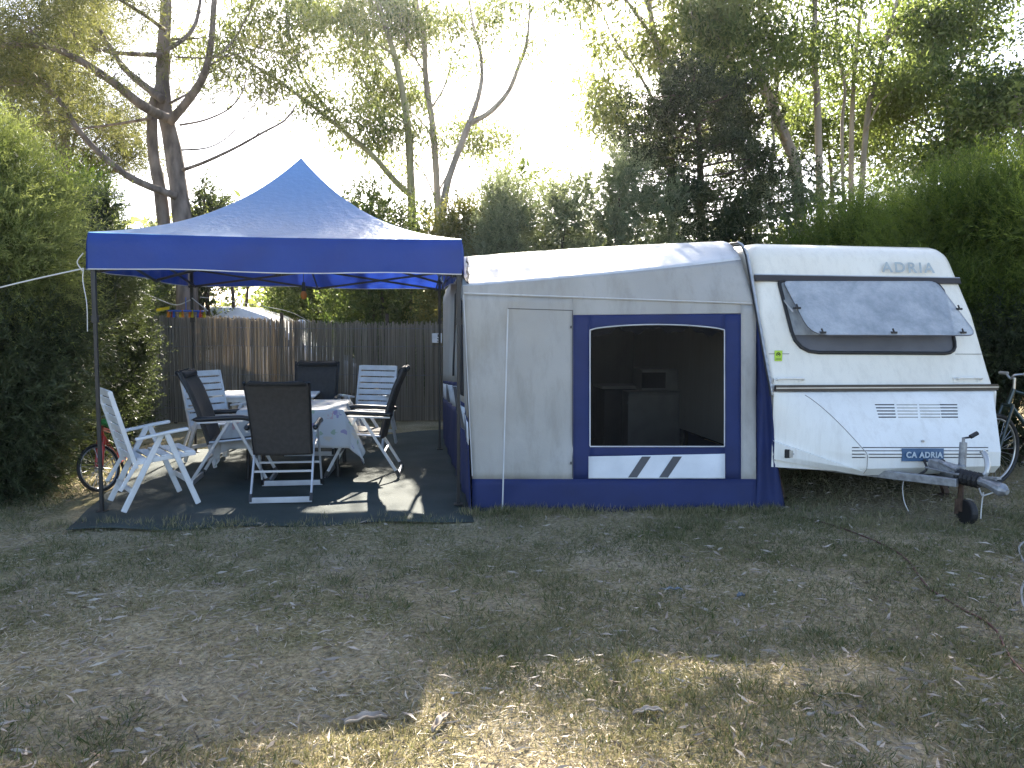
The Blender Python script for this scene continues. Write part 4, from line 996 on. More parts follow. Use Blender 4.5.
for x in (-1.35, 1.4):
    for s in (-1, 1): b = MB(); q = cc+np.array([x, s*.74, .31]); b.tube([q-np.array([0, .1, 0]), q+np.array([0, .1, 0])], .31, 24); b.build('wheel', M['rubber'], car)

# ------------------------------------------------------------------ vegetation
LM = {}
LM['euc'] = leaf_mat('eucalyptus leaves', (.035, .055, .025), (.13, .15, .07), (.10, .16, .03), (.42, .46, .12), .5)
LM['euc_green'] = leaf_mat('fresh green leaves', (.030, .050, .016), (.11, .14, .05), (.09, .15, .025), (.36, .43, .11), .48)
LM['pine'] = leaf_mat('pine needles', (.030, .045, .018), (.13, .13, .045), (.09, .11, .025), (.32, .32, .10), .42)
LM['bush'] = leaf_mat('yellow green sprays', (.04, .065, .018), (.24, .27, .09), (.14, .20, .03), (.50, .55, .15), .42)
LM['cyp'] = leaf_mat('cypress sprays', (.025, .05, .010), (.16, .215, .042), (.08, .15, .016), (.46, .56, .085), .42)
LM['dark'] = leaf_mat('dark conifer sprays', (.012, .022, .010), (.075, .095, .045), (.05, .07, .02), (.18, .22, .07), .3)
LM['tam'] = leaf_mat('grey green tamarisk sprays', (.065, .085, .05), (.21, .24, .145), (.14, .19, .08), (.48, .52, .25), .48)
LM['yellow'] = leaf_mat('yellowing leaves', (.045, .055, .02), (.16, .15, .055), (.15, .17, .035), (.42, .38, .10), .48)

def tree(name, label, group, limbs, bark, leafm, nsub, sublen, cl_n, cl_size, leaf, lw_, hang=.9, tint_mu=.5, spread=.9, style='leaf', t0=.35, crown=None, upness=.25, second=1, bias=(0, 0, 0)):
    """limbs: (trace points, distance, base radius, tip radius, bulge, bear leaves?)"""
    p0 = limbs[0][0][0]; base = atY(p0[0], p0[1], limbs[0][1]); base[2] = 0
    r = thing(name, label, 'tree', base, group)
    b = MB(); tips = []
    for li, (pts, Y, r0, r1, bul, bears) in enumerate(limbs):
        P = path(pts, Y, bul); r0, r1 = r0*.84, r1*.84
        if li == 0: P = [np.array([P[0][0], P[0][1], -.1])]+P
        S = limb(b, P, r0, r1, 9 if r0 > .06 else 6)
        if bears:
            tw = twigs_from(b, S, int(nsub*bears), sublen, max(.008, r1*.45), t0=t0, upness=upness, bias=bias)
            for q in tw:
                tips.append(q[-1]); tips.append(q[-2]); tips.append(q[len(q)//2])
                for _ in range(second):
                    t2 = twigs_from(b, q, 1, sublen*.5, .006, t0=.3, upness=upness, seg=3); tips += [t2[0][-1], t2[0][-2]]
            tips.append(S[-1])
    b.build('trunk', bark, r, smooth=True)
    tips = np.array(tips)
    if crown is not None: tips = np.concatenate([tips, np.array(crown)])
    k = len(tips); n = k*cl_n
    ct = np.clip(rng.normal(tint_mu, .30, k), 0, 1)
    idx = np.repeat(np.arange(k), cl_n)
    P = tips[idx]+rng.normal(size=(n, 3))*np.array([1, 1, .8])*cl_size
    tint = ct[idx]+rng.normal(scale=.15, size=n)
    if style == 'leaf':
        D = rng.normal(size=(n, 3))*spread; D[:, 2] -= hang
        leaf_mesh('crown', P, D, leaf*rng.uniform(.6, 1.4, n), lw_*rng.uniform(.7, 1.3, n), tint, leafm, r, .06)
    else:
        D = rng.normal(size=(n, 3))*.8; D[:, 2] += .35
        A = sprays(P, D, leaf*2.2*rng.uniform(.6, 1.3, n), 9, leaf, lw_, spread=.75, tint=tint)
        leaf_mesh('crown', A[0], A[1], A[2], A[3], A[4], leafm, r)
    return r

def hedge_mass(name, label, cat, balls, leafm, n, slen, nb, blade, bw, group=None, up=.5, droop=0.0, shell=.6, spread=.6, stems=None, tint_mu=.5, tint_var=.2, bias=(0, 0, 0), inner=0.0, core=6000, kind=None, zmin=.02):
    """a dense shrub: feathery sprays through the volume of its clumps, woody stems inside"""
    c0 = np.mean([q[0] for q in balls], axis=0); base = np.array([c0[0], c0[1], 0])
    r = thing(name, label, cat, base, group)
    P, O, idx, rad_ = in_balls(balls, n, shell)
    ok = P[:, 2] > zmin; P, O, idx, rad_ = P[ok], O[ok], idx[ok], rad_[ok]; n = len(P)
    D = O*.75+rng.normal(size=(n, 3))*.35+np.array([0, 0, up])+np.array(bias)
    ct = np.clip(rng.normal(tint_mu, tint_var, len(balls)), 0, 1)
    tint = ct[idx]+rng.normal(scale=.13, size=n)
    A = sprays(P, D, slen*rng.uniform(.6, 1.4, n), nb, blade, bw, spread=spread, droop=droop, tint=tint)
    if core:                              # old inner twigs and leaves that close the shrub
        Pc, Oc, ic, _ = in_balls([(q[0], np.array(q[1])*.80) for q in balls], core, .1)
        k = Pc[:, 2] > .02; Pc = Pc[k]; m_ = len(Pc)
        A = tuple(np.concatenate([x, y]) for x, y in zip(A, (Pc, rng.normal(size=(m_, 3)), rng.uniform(.10, .24, m_), rng.uniform(.05, .10, m_), rng.uniform(0, .35, m_))))
    leaf_mesh('foliage', A[0], A[1], A[2], A[3], A[4], leafm, r)
    b = MB(); ctr = np.array(base)
    for c, rr in balls[::max(1, len(balls)//9)]:
        c = np.array(c); mid = (ctr+c)/2+np.array([0, 0, .1])
        q0 = np.array([ctr[0]*.5+c[0]*.5+random.uniform(-.15, .15), ctr[1]*.5+c[1]*.5+random.uniform(-.15, .15), -.05]); b.tube(smooth_path([q0, (q0+c)/2+np.array([random.uniform(-.15, .15), random.uniform(-.15, .15), .05]), c]), [.05-.0035*i for i in range(11)], 6)
    b.build('stems', M['twig'], r, smooth=True)
    if kind: r['kind'] = kind
    return r

# pine, upper left
PY = 12.8
pl_ = [
 ([(188, 330), (186, 260), (180, 200), (173, 150), (164, 105), (163, 60), (166, 10), (167, -60), (172, -150)], PY, .23, .07, .3, .35),
 ([(166, 240), (160, 190), (153, 150), (153, 110), (160, 85)], PY+.2, .13, .08, 0, 0),
 ([(167, 118), (143, 106), (110, 80), (70, 55), (35, 45), (-20, 48)], PY, .10, .03, -1.6, 1),
 ([(176, 196), (135, 180), (105, 158), (80, 132), (62, 104), (45, 88), (10, 80)], PY, .075, .025, -1.2, .9),
 ([(163, 100), (128, 72), (112, 50), (96, 20), (88, -20)], PY, .08, .02, .8, 1),
 ([(152, 118), (110, 125), (60, 130), (10, 128)], PY, .03, .012, 1.2, 1),
 ([(160, 55), (110, 52), (60, 38), (20, 20), (-30, 10)], PY, .05, .015, 1.5, 1),
 ([(165, 30), (140, 12), (110, -5), (70, -20)], PY, .04, .012, -1, 1),
 ([(170, 122), (190, 98), (204, 75), (211, 45), (214, 5), (219, -50)], PY, .085, .04, -.6, .18),
 ([(164, 52), (185, 38), (196, 22), (201, -5), (205, -40)], PY, .05, .02, .5, .3),
 ([(183, 170), (205, 162), (235, 148), (262, 133), (285, 120), (297, 104)], PY, .035, .012, -.8, .12),
 ([(182, 150), (210, 147), (233, 132), (258, 98)], PY, .022, .008, .6, .1),
 ([(180, 125), (205, 120), (230, 108), (243, 90), (247, 70)], PY, .022, .008, -.5, .1),
 ([(176, 57), (205, 58), (235, 55), (262, 48), (300, 62)], PY, .018, .006, -.4, .15),
 ([(207, 60), (225, 50), (240, 30), (255, 0)], PY, .03, .008, .4, .3),
]
random.seed(21)
tree('pine_tree', 'tall grey-barked pine with sweeping bare branches behind the gazebo', None, pl_, M['pine_bark'], LM['pine'], 12, .8, 13, .17, .12, .013, style='spray', tint_mu=.5, t0=.3, upness=.2)
# needle cloud of the pine's hidden back limbs, upper left
random.seed(22)
pb = []
for (x, y, Yd) in ((20, 20, 15), (70, 25, 15.5), (35, 85, 15), (100, 30, 15.2), (-30, 60, 14), (120, 110, 15.6), (60, 110, 16), (110, 140, 16), (-10, 120, 15), (75, 170, 16), (130, 170, 16.2), (15, -40, 14), (80, -40, 15), (-60, 0, 14)):
    pb.append(([(64, 190), ((64+x)/2, (150+y)/2+15), (x, y)], Yd, .04, .012, .5, 1))
tree('pine_tree', 'second pine further back, its needles filling the upper left corner', None, [([(62, 320), (64, 200), (66, 60), (70, -60), (74, -160)], 15.5, .15, .07, 0, .5)]+pb, M['pine_bark'], LM['pine'], 7, 1.0, 17, .24, .14, .016, style='spray', tint_mu=.55, t0=.35)

# eucalyptus in the centre
EG = 'slender eucalyptus trees behind the tents'
random.seed(31)
tree('eucalyptus_tree', 'mossy-trunked eucalyptus with an arching left branch behind the gazebo peak', EG, [
 ([(408, 330), (412, 250), (411, 190), (408, 130), (402, 90), (393, 50), (380, 10), (370, -40), (362, -110)], 16.5, .13, .045, .2, .5),
 ([(411, 196), (394, 180), (372, 155), (345, 132), (315, 108), (280, 82), (245, 60), (225, 50)], 16.5, .08, .02, -1.2, 1),
 ([(345, 132), (325, 105), (305, 80), (292, 45), (285, 5)], 16.2, .035, .012, -.6, 1),
 ([(395, 55), (370, 40), (345, 25), (318, 8)], 16.5, .035, .01, .8, 1),
 ([(407, 124), (388, 112), (370, 95), (350, 45), (345, 0)], 16.5, .03, .01, 1.2, 1),
], M['green_bark'], LM['euc'], 11, 1.0, 58, .22, .15, .032, hang=1.1, tint_mu=.55)
random.seed(32)
tree('eucalyptus_tree', 'straight dark-trunked eucalyptus right of the gazebo peak', EG, [
 ([(436, 330), (438, 250), (437, 190), (433, 130), (426, 80), (424, 40), (416, 0), (410, -50), (400, -120)], 17.5, .115, .045, 0, .7),
 ([(430, 110), (445, 85), (452, 50), (446, 10), (446, -30)], 17.5, .03, .01, .8, .5),
 ([(426, 75), (405, 40), (398, 5)], 17.5, .03, .01, -.6, .8),
 ([(434, 140), (418, 118), (392, 100), (378, 90)], 17.5, .028, .008, .6, .9),
 ([(437, 195), (452, 165), (462, 145), (478, 140)], 17.5, .025, .008, .6, .7),
 ([(436, 200), (422, 170), (400, 150), (380, 145)], 17.5, .025, .008, -.6, .8),
], M['euc_bark'], LM['euc'], 12, 1.0, 56, .22, .15, .032, hang=1.1, tint_mu=.5)
random.seed(33)
tree('eucalyptus_tree', 'leaning eucalyptus forked in a wide Y above the awning', EG, [
 ([(432, 330), (441, 225), (447, 185), (457, 155), (469, 124)], 16.0, .11, .07, 0, 0),
 ([(469, 124), (478, 98), (482, 75), (480, 50), (474, 30), (470, 5), (462, -40)], 16.0, .07, .02, .4, .8),
 ([(469, 124), (490, 112), (508, 92), (518, 68), (526, 45), (529, 20), (530, -5)], 16.0, .07, .02, -.5, .3),
 ([(527, 42), (538, 30), (552, 14)], 15.8, .02, .006, -.2, .1),
], M['euc_bark'], LM['euc'], 13, .95, 40, .20, .15, .034, hang=1.1, tint_mu=.5)

# right hand trees
random.seed(41)
tree('eucalyptus_tree', 'leafy eucalyptus hanging over the dark conifer', EG, [
 ([(668, 330), (672, 200), (668, 120), (660, 60), (650, 10), (645, -60)], 17.0, .13, .05, 0, 1),
 ([(668, 130), (648, 90), (630, 60), (612, 35), (600, 5)], 17, .05, .012, .5, 1.1),
 ([(655, 40), (630, 5), (612, -20), (600, -60), (592, -100)], 17, .05, .012, .2, 2.6),
 ([(652, 20), (640, -15), (630, -50), (618, -100), (610, -150)], 17, .05, .012, -.6, 2.6),
 ([(650, 10), (655, -40), (660, -80), (650, -140), (640, -190)], 17, .05, .012, .9, 2.4),
 ([(668, 120), (690, 60), (700, -10), (690, -80), (700, -140)], 17, .05, .012, .6, 1.5),
 ([(666, 200), (690, 160), (705, 130), (715, 95)], 17, .04, .012, .6, 1),
 ([(668, 120), (690, 80), (705, 40), (712, -10)], 17, .05, .012, -.5, 1.2),
 ([(662, 180), (645, 150), (625, 125), (612, 105)], 17, .04, .01, .5, 1),
], M['euc_bark'], LM['euc'], 13, 1.05, 48, .24, .16, .040, hang=1.0, tint_mu=.75)
random.seed(42)
tree('eucalyptus_tree', 'tall eucalyptus with a trunk leaning left behind the awning roof', EG, [
 ([(805, 330), (797, 180), (786, 140), (768, 95), (750, 50), (738, 10), (730, -50), (722, -120)], 16.5, .17, .07, .3, .8),
 ([(786, 140), (776, 110), (778, 70), (770, 20), (765, -40)], 16.5, .05, .015, .5, 1),
 ([(768, 95), (740, 80), (725, 50), (715, 20)], 16.5, .04, .012, -.5, 1),
 ([(822, 330), (818, 120), (814, 60), (815, 0), (812, -80)], 16.8, .10, .045, 0, .8),
 ([(775, 160), (772, 120), (765, 80), (770, 45)], 16, .035, .012, 0, .9),
], M['euc_bark'], LM['euc_green'], 12, 1.05, 48, .25, .16, .042, hang=.9, tint_mu=.5)
random.seed(43)
tree('eucalyptus_tree', 'slim eucalyptus with several thin stems spreading above the caravan roof', EG, [
 ([(850, 330), (851, 180), (852, 120), (855, 60), (862, 0), (868, -70)], 17.5, .09, .03, 0, .8),
 ([(852, 330), (866, 130), (876, 80), (888, 35), (899, -10), (905, -60)], 17.2, .08, .035, .3, .7),
 ([(848, 330), (842, 140), (845, 90), (836, 40), (838, -20)], 17.2, .05, .02, -.3, .9),
 ([(866, 130), (882, 100), (905, 85), (925, 80)], 17.2, .03, .01, -.3, 1),
], M['euc_bark'], LM['euc_green'], 11, 1.0, 46, .25, .16, .042, hang=.8, tint_mu=.6)
random.seed(44)
tree('broadleaf_tree', 'rounded bright green tree rising above the cypress hedge', None, [
 ([(955, 330), (950, 170), (946, 100), (944, 60), (940, 20), (936, -30)], 18.0, .12, .04, 0, 1),
 ([(946, 110), (925, 90), (912, 60), (905, 30)], 18, .05, .012, .4, 1.1),
 ([(945, 90), (962, 60), (972, 30), (980, 0)], 18, .05, .012, -.4, 1.1),
 ([(948, 150), (925, 130), (905, 118), (888, 112)], 18, .04, .012, .3, 1),
 ([(948, 140), (965, 120), (975, 110)], 18, .04, .012, .3, .9),
], M['euc_bark'], LM['euc_green'], 13, .95, 60, .26, .12, .055, hang=.35, tint_mu=.55)
random.seed(45)
tree('broadleaf_tree', 'bushy green tree at the right edge above the cypress hedge', None, [
 ([(1030, 330), (1025, 200), (1020, 130), (1015, 90)], 15.5, .10, .03, 0, 1),
 ([(1022, 150), (1005, 120), (995, 100)], 15.5, .04, .012, .4, 1),
 ([(1022, 160), (1045, 120), (1060, 80), (1070, 20)], 15.5, .04, .012, .4, 1.2),
 ([(1022, 180), (1000, 165), (975, 155), (950, 160)], 15.8, .04, .012, .4, 1.2),
], M['euc_bark'], LM['euc_green'], 13, .9, 60, .26, .12, .05, hang=.35, tint_mu=.4)
random.seed(47)
tree('broadleaf_tree', 'low green tree filling the gap between the thin eucalyptus stems', None, [
 ([(835, 330), (833, 220), (830, 160), (826, 125)], 19.5, .09, .03, 0, 1),
 ([(832, 190), (810, 165), (795, 140), (785, 120)], 19.5, .04, .012, .4, 1),
 ([(832, 180), (855, 155), (875, 140), (890, 120)], 19.5, .04, .012, .4, 1),
 ([(834, 210), (870, 185), (900, 170), (925, 160)], 19.5, .04, .012, .4, 1),
], M['euc_bark'], LM['euc_green'], 11, .9, 46, .28, .13, .05, hang=.4, tint_mu=.5)
# dark conifer
random.seed(46)
cf = [([(700, 330), (701, 240), (700, 160), (697, 110), (694, 75)], 15.0, .14, .03, 0, .5)]
for i in range(34):
    t = i/33; yy = 240-150*t; ln = (105-58*t)*random.uniform(.6, 1.1); sgn = -1 if i % 2 else 1
    cf.append(([(700, yy), (700+sgn*ln*.5, yy-8+6*random.random()), (700+sgn*ln, yy-14+18*random.random())], 15.0, .03, .008, random.uniform(-1.4, 1.4), .8))
tree('conifer_tree', 'dark ragged conifer behind the middle of the awning roof', None, cf, M['twig'], LM['dark'], 5, .5, 12, .12, .085, .026, style='spray', tint_mu=.35, t0=.15, upness=.1, second=1)

def blob(x0, y0, Y, rx, rz, ry=None):    # a clump centred on a picture point, radii in metres
    return (atY(x0, y0, Y), (rx, ry or rx, rz))
def column_balls(cx, cy, z0, z1, r, k, seed):
    g = np.random.default_rng(seed); o = []
    for i in range(k):
        t = (i+.5)/k; rr = r*(1-.45*t**1.5); a = g.uniform(0, 6.28); d = rr*.55*g.uniform(.3, 1)
        o.append((np.array([cx+d*math.cos(a), cy+d*math.sin(a), z0+(z1-z0)*t]), (rr*.62, rr*.62, rr*.6)))
    return o
def shrub_at(x, ytop, Y, r, seed, k=16):
    c = atY(x, ytop, Y); return column_balls(c[0], c[1], .2, c[2]-.25*r, r, k, seed)

SG = 'feathery shrubs along the back of the pitch'
random.seed(51)
hedge_mass('tamarisk_shrub', 'soft grey-green feathery shrub rising highest behind the awning roof', 'shrub', shrub_at(632, 148, 13.2, 1.25, 1, 22)+shrub_at(672, 175, 13.6, .8, 21, 14), LM['tam'], 5200, .34, 12, .085, .012, SG, up=.7, tint_mu=.5, core=5000)
hedge_mass('tamarisk_shrub', 'grey-green feathery shrub just left of the tallest one behind the awning', 'shrub', shrub_at(575, 165, 13.6, 1.2, 2, 20), LM['tam'], 5400, .34, 12, .085, .012, SG, up=.7, tint_mu=.6, core=4000)
hedge_mass('leafy_shrub', 'open-branched dark shrub with upright tips right of the gazebo roof', 'shrub', shrub_at(540, 152, 14.6, .8, 3, 14)+shrub_at(500, 165, 14.6, 1.0, 13, 16), LM['euc'], 4200, .30, 9, .10, .03, SG, up=.6, tint_mu=.4, core=1600)
hedge_mass('leafy_shrub', 'yellow-tinged leafy shrub at the right corner of the gazebo roof', 'shrub', shrub_at(468, 195, 13.8, 1.1, 4, 18), LM['yellow'], 4600, .28, 9, .09, .035, SG, up=.4, tint_mu=.45, core=2600)
hedge_mass('leafy_shrub', 'dark leafy shrub below the mossy eucalyptus trunk', 'shrub', shrub_at(375, 178, 14.8, 1.3, 5, 18)+shrub_at(420, 195, 15.2, 1.0, 15, 14), LM['euc'], 5200, .30, 9, .10, .032, SG, up=.4, tint_mu=.3, core=2800)
hedge_mass('leafy_shrub', 'dull green shrub behind the gazebo canopy below the pine', 'shrub', shrub_at(300, 222, 17.2, 1.6, 6, 16), LM['euc'], 4500, .30, 9, .10, .032, SG, up=.4, tint_mu=.35, core=2400)
hedge_mass('leafy_shrub', 'small dark sapling beside the pine trunk above the gazebo roof', 'shrub', [blob(205, 190, 13.4, .2, .22), blob(212, 205, 13.4, .3, .2), blob(198, 212, 13.4, .25, .2), blob(222, 214, 13.3, .3, .2), blob(208, 235, 13.4, .35, .4), blob(208, 275, 13.4, .4, .5), blob(208, 320, 13.4, .35, .6)], LM['dark'], 700, .2, 9, .08, .03, SG, core=300)
hedge_mass('tamarisk_shrub', 'dull blue-green shrub behind the caravan roof at the left', 'shrub', shrub_at(800, 165, 13.6, 1.3, 7, 18)+shrub_at(858, 165, 13.4, 1.1, 17, 16)+shrub_at(905, 170, 13.8, 1.1, 27, 16), LM['tam'], 8000, .34, 12, .085, .012, SG, up=.6, tint_mu=.3, core=4800)
hedge_mass('conifer_shrub', 'dark low conifer between the awning roof and the conifer tree', 'shrub', shrub_at(735, 180, 13.8, 1.2, 8, 18)+shrub_at(690, 190, 14.2, .8, 28, 12), LM['dark'], 6000, .30, 11, .085, .016, SG, up=.5, tint_mu=.55, core=4200)
# left side
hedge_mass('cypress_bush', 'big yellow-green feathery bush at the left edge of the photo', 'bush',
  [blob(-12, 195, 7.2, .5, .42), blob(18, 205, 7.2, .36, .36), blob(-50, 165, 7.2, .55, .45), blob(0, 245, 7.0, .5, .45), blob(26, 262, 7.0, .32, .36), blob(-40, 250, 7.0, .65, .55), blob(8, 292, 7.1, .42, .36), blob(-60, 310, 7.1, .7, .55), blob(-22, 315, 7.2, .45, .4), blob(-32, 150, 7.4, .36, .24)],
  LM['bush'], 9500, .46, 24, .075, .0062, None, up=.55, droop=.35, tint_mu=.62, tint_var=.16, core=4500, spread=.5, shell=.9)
hedge_mass('cypress_bush', 'lower part of the left edge bush, its shade put into darker foliage', 'bush',
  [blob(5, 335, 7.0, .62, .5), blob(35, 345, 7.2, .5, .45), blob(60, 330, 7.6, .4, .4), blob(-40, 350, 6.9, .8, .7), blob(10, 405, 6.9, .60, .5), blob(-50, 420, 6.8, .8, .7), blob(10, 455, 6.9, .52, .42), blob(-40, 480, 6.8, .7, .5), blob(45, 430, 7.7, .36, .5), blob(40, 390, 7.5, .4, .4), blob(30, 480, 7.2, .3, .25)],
  LM['dark'], 7500, .30, 14, .09, .0105, None, up=.35, droop=.25, tint_mu=.6, tint_var=.16, core=6000, spread=.5)  # darker foliage colour stands in for the shade low on the bush
random.seed(52)
hedge_mass('conifer_shrub', 'dark green conifer shrub behind the red bicycle', 'shrub', shrub_at(98, 190, 9.9, .62, 9, 18)+[blob(85, 300, 9.2, .6, .8), blob(80, 400, 8.9, .5, .6), blob(70, 450, 8.4, .45, .4)], LM['dark'], 6500, .26, 12, .075, .011, None, up=.5, tint_mu=.5, core=5200)
hedge_mass('conifer_shrub', 'olive conifer shrub behind the left end of the gazebo canopy', 'shrub', shrub_at(80, 165, 11.3, 1.0, 10, 18), LM['cyp'], 5200, .30, 12, .08, .012, None, up=.6, tint_mu=.45, core=4600)
hedge_mass('leafy_shrub', 'pale green shrub above the reed fence at the left of the gazebo', 'shrub', shrub_at(160, 215, 13.4, .9, 11, 16), LM['tam'], 3600, .30, 11, .085, .014, SG, up=.5, tint_mu=.6, core=3000)
# right cypress hedge
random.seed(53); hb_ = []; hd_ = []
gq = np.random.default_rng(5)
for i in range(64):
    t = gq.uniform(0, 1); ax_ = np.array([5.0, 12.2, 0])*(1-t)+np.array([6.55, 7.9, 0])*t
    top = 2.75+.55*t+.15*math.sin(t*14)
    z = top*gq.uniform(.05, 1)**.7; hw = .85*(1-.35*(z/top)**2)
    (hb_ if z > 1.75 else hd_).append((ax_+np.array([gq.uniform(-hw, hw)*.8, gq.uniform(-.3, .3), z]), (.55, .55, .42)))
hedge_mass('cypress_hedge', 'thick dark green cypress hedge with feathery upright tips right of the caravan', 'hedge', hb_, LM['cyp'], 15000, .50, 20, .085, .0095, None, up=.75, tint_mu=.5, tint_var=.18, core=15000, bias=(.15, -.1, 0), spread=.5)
hedge_mass('conifer_shrub', 'hollow lower part of the hedge right of the caravan, foliage coloured darker for shade', 'shrub', hd_, LM['dark'], 7000, .36, 14, .085, .011, None, up=.35, tint_mu=.35, tint_var=.15, core=7000)  # shade under the hedge tips is put into this darker foliage colour
hedge_mass('tamarisk_shrub', 'low grey-green shrub between the yellow-tinged one and the open-branched one', 'shrub', shrub_at(508, 172, 13.4, 1.0, 31, 18)+shrub_at(450, 205, 14.2, .8, 33, 14), LM['tam'], 7000, .34, 12, .085, .012, SG, up=.7, tint_mu=.5, core=5600)
# woodland beyond
g2 = np.random.default_rng(77); wb = []
for i in range(130):
    x = g2.uniform(-24, 26); y = 25+g2.uniform(-3, 4)+abs(x)*.05; z = g2.uniform(.5, 4.0)
    wb.append((np.array([x, y, z]), (1.6, 1.4, 1.3)))
P, O, idx, _ = in_balls(wb, 48000, .3); k = P[:, 2] > .05; P, O, idx = P[k], O[k], idx[k]; ct = rng.uniform(.2, .8, len(wb))[idx]
wl = leaf_mesh('woodland', P, rng.normal(size=P.shape)+np.array([0, 0, -.2]), rng.uniform(.2, .45, len(P)), rng.uniform(.1, .2, len(P)), ct+rng.normal(scale=.12, size=len(P)), LM['euc'])
tag(wl, 'low green woodland closing the view beyond the trees', 'woodland', kind='stuff')
# thin trunks seen under the canopy
random.seed(61)
for i, (x, Yd, r_, lab) in enumerate(((372, 17.5, .05, 'thin dark trunk beyond the fence, left of the paired trunks under the canopy'), (347, 19, .06, 'thin trunk beyond the fence below the middle of the canopy'), (245, 16.0, .05, 'thin dark trunk beyond the fence right above the parked white car'), (425, 18.5, .06, 'thin pale trunk beyond the fence nearest the awning'))):
    tree('young_tree', lab, 'young trees beyond the reed fence', [([(x, 330), (x+random.uniform(-3, 3), 290), (x+random.uniform(-6, 6), 255), (x+random.uniform(-8, 8), 225)], Yd, r_, r_*.4, 0, 1)], M['twig'], LM['yellow' if i in (1, 3) else 'euc'], 9, .8, 9, .22, .12, .04, hang=.4, tint_mu=.5, t0=.45)

# ------------------------------------------------------------------ grass and litter
def vnoise(x, y, sc, seed):
    g = np.random.default_rng(seed); tab = g.uniform(0, 1, (64, 64)); x = x*sc; y = y*sc
    xi = np.floor(x).astype(int); yi = np.floor(y).astype(int); fx = x-xi; fy = y-yi; fx = fx*fx*(3-2*fx); fy = fy*fy*(3-2*fy)
    t = lambda a, c: tab[a % 64, c % 64]
    return (t(xi, yi)*(1-fx)+t(xi+1, yi)*fx)*(1-fy)+(t(xi, yi+1)*(1-fx)+t(xi+1, yi+1)*fx)*fy
def field(n, y0=2.2, y1=8.6):
    y = y0+(y1-y0)*rng.uniform(0, 1, n)**1.25; x = rng.uniform(-1, 1, n)*(.74*y+.5); return x, y
def sheet_free(x, y):
    on_sheet = (x > -3.75-.13*(y-6)) & (x < -.30-.13*(y-6.3)) & (y > 6.02+.02*x+.03*np.sin(x*5))
    inner = (x > -.4-.14*(y-6.4)) & (x < 2.1) & (y > 6.55+.05*x)
    return ~(on_sheet | inner)
LM['grass'] = leaf_mat('short mixed grass', (.040, .070, .018), (.40, .335, .20), (.08, .12, .02), (.40, .34, .16), .25)
LM['straw'] = leaf_mat('dry straw thatch', (.15, .12, .08), (.62, .54, .41), (.12, .1, .06), (.3, .26, .18), .12)
LM['litter'] = leaf_mat('fallen eucalyptus leaves', (.17, .12, .085), (.54, .47, .39), (.1, .08, .05), (.3, .25, .2), .12)
x, y = field(230000)
nz1 = vnoise(x, y, .9, 1)*.6+vnoise(x, y, 2.6, 2)*.4; nz2 = vnoise(x, y, 7.5, 3)
keep = sheet_free(x, y) & (rng.uniform(0, 1, len(x)) < np.clip((nz1-.36)*3.2, .07, 1)*np.clip(.15+nz2*1.3, 0, 1)+.10*(y > 5.6))
x, y, nz1 = x[keep], y[keep], nz1[keep]; n = len(x)
P = np.stack([x, y, gz(x, y)+.0], 1); D = rng.normal(size=(n, 3))*.55; D[:, 2] = np.abs(D[:, 2])*.6+.55
edge = np.clip((y-5.6)/.6, 0, 1)
ln = rng.uniform(.018, .05, n)*(1+.9*edge)
tint = np.clip(.86-.26*np.clip((y-4.2)/1.2, 0, 1)-(nz1-.4)*1.1+rng.normal(scale=.22, size=n), 0, 1)
gr = leaf_mesh('grass', P, D, ln, rng.uniform(.003, .006, n), tint, LM['grass'], None, .1); tag(gr, 'short patchy green and dry grass of the pitch', 'grass', kind='stuff')
# taller tufts along the tents and under the caravan
xs_, ys_ = [], []
for _ in range(260):
    if random.random() < .55: cx_ = random.uniform(-.4, 2.3); cy_ = 6.40+.05*cx_+random.gauss(0, .06)
    elif random.random() < .6: cx_ = random.uniform(2.2, 5.2); cy_ = random.uniform(5.9, 7.2)
    else: cx_ = random.uniform(-3.6, -.4); cy_ = 6.0+random.gauss(0, .08)+.06*(cx_+2)
    k = random.randint(10, 34); xs_.append(np.random.default_rng(_).normal(cx_, .035, k)); ys_.append(np.random.default_rng(_+999).normal(cy_, .035, k))
x = np.concatenate(xs_); y = np.concatenate(ys_); n = len(x); D = rng.normal(size=(n, 3))*.3; D[:, 2] = 1
tg = leaf_mesh('tall_grass', np.stack([x, y, np.zeros(n)], 1), D, rng.uniform(.03, .095, n), rng.uniform(.003, .005, n), np.clip(rng.normal(.5, .3, n), 0, 1), LM['grass'], None, .12); tag(tg, 'taller seeding grass along the foot of the awning and caravan', 'grass', kind='stuff')
tx, ty = field(2600, 2.3, 6.6); k = sheet_free(tx, ty) & (vnoise(tx, ty, 1.1, 21)+.15*(ty > 4.6) > .5); tx, ty = tx[k], ty[k]
kk = rng.integers(14, 40, len(tx)); ti = np.repeat(np.arange(len(tx)), kk); n = len(ti); rr = rng.uniform(.025, .07, len(tx))[ti]
x = tx[ti]+rng.normal(size=n)*rr; y = ty[ti]+rng.normal(size=n)*rr
D = np.stack([(x-tx[ti])/rr*.5+rng.normal(size=n)*.3, (y-ty[ti])/rr*.5+rng.normal(size=n)*.3, np.full(n, .8)], 1)
tf = leaf_mesh('grass_tufts', np.stack([x, y, gz(x, y)], 1), D, rng.uniform(.025, .065, n), rng.uniform(.003, .006, n), np.clip(rng.normal(.32, .12, len(tx))[ti]+rng.normal(scale=.2, size=n), 0, 1), LM['grass'], None, .12); tag(tf, 'greener tufts scattered through the short grass', 'grass', kind='stuff')
x, y = field(90000, 2.2, 8.0); k = sheet_free(x, y); x, y = x[k], y[k]; n = len(x)
D = rng.normal(size=(n, 3)); D[:, 2] *= .14
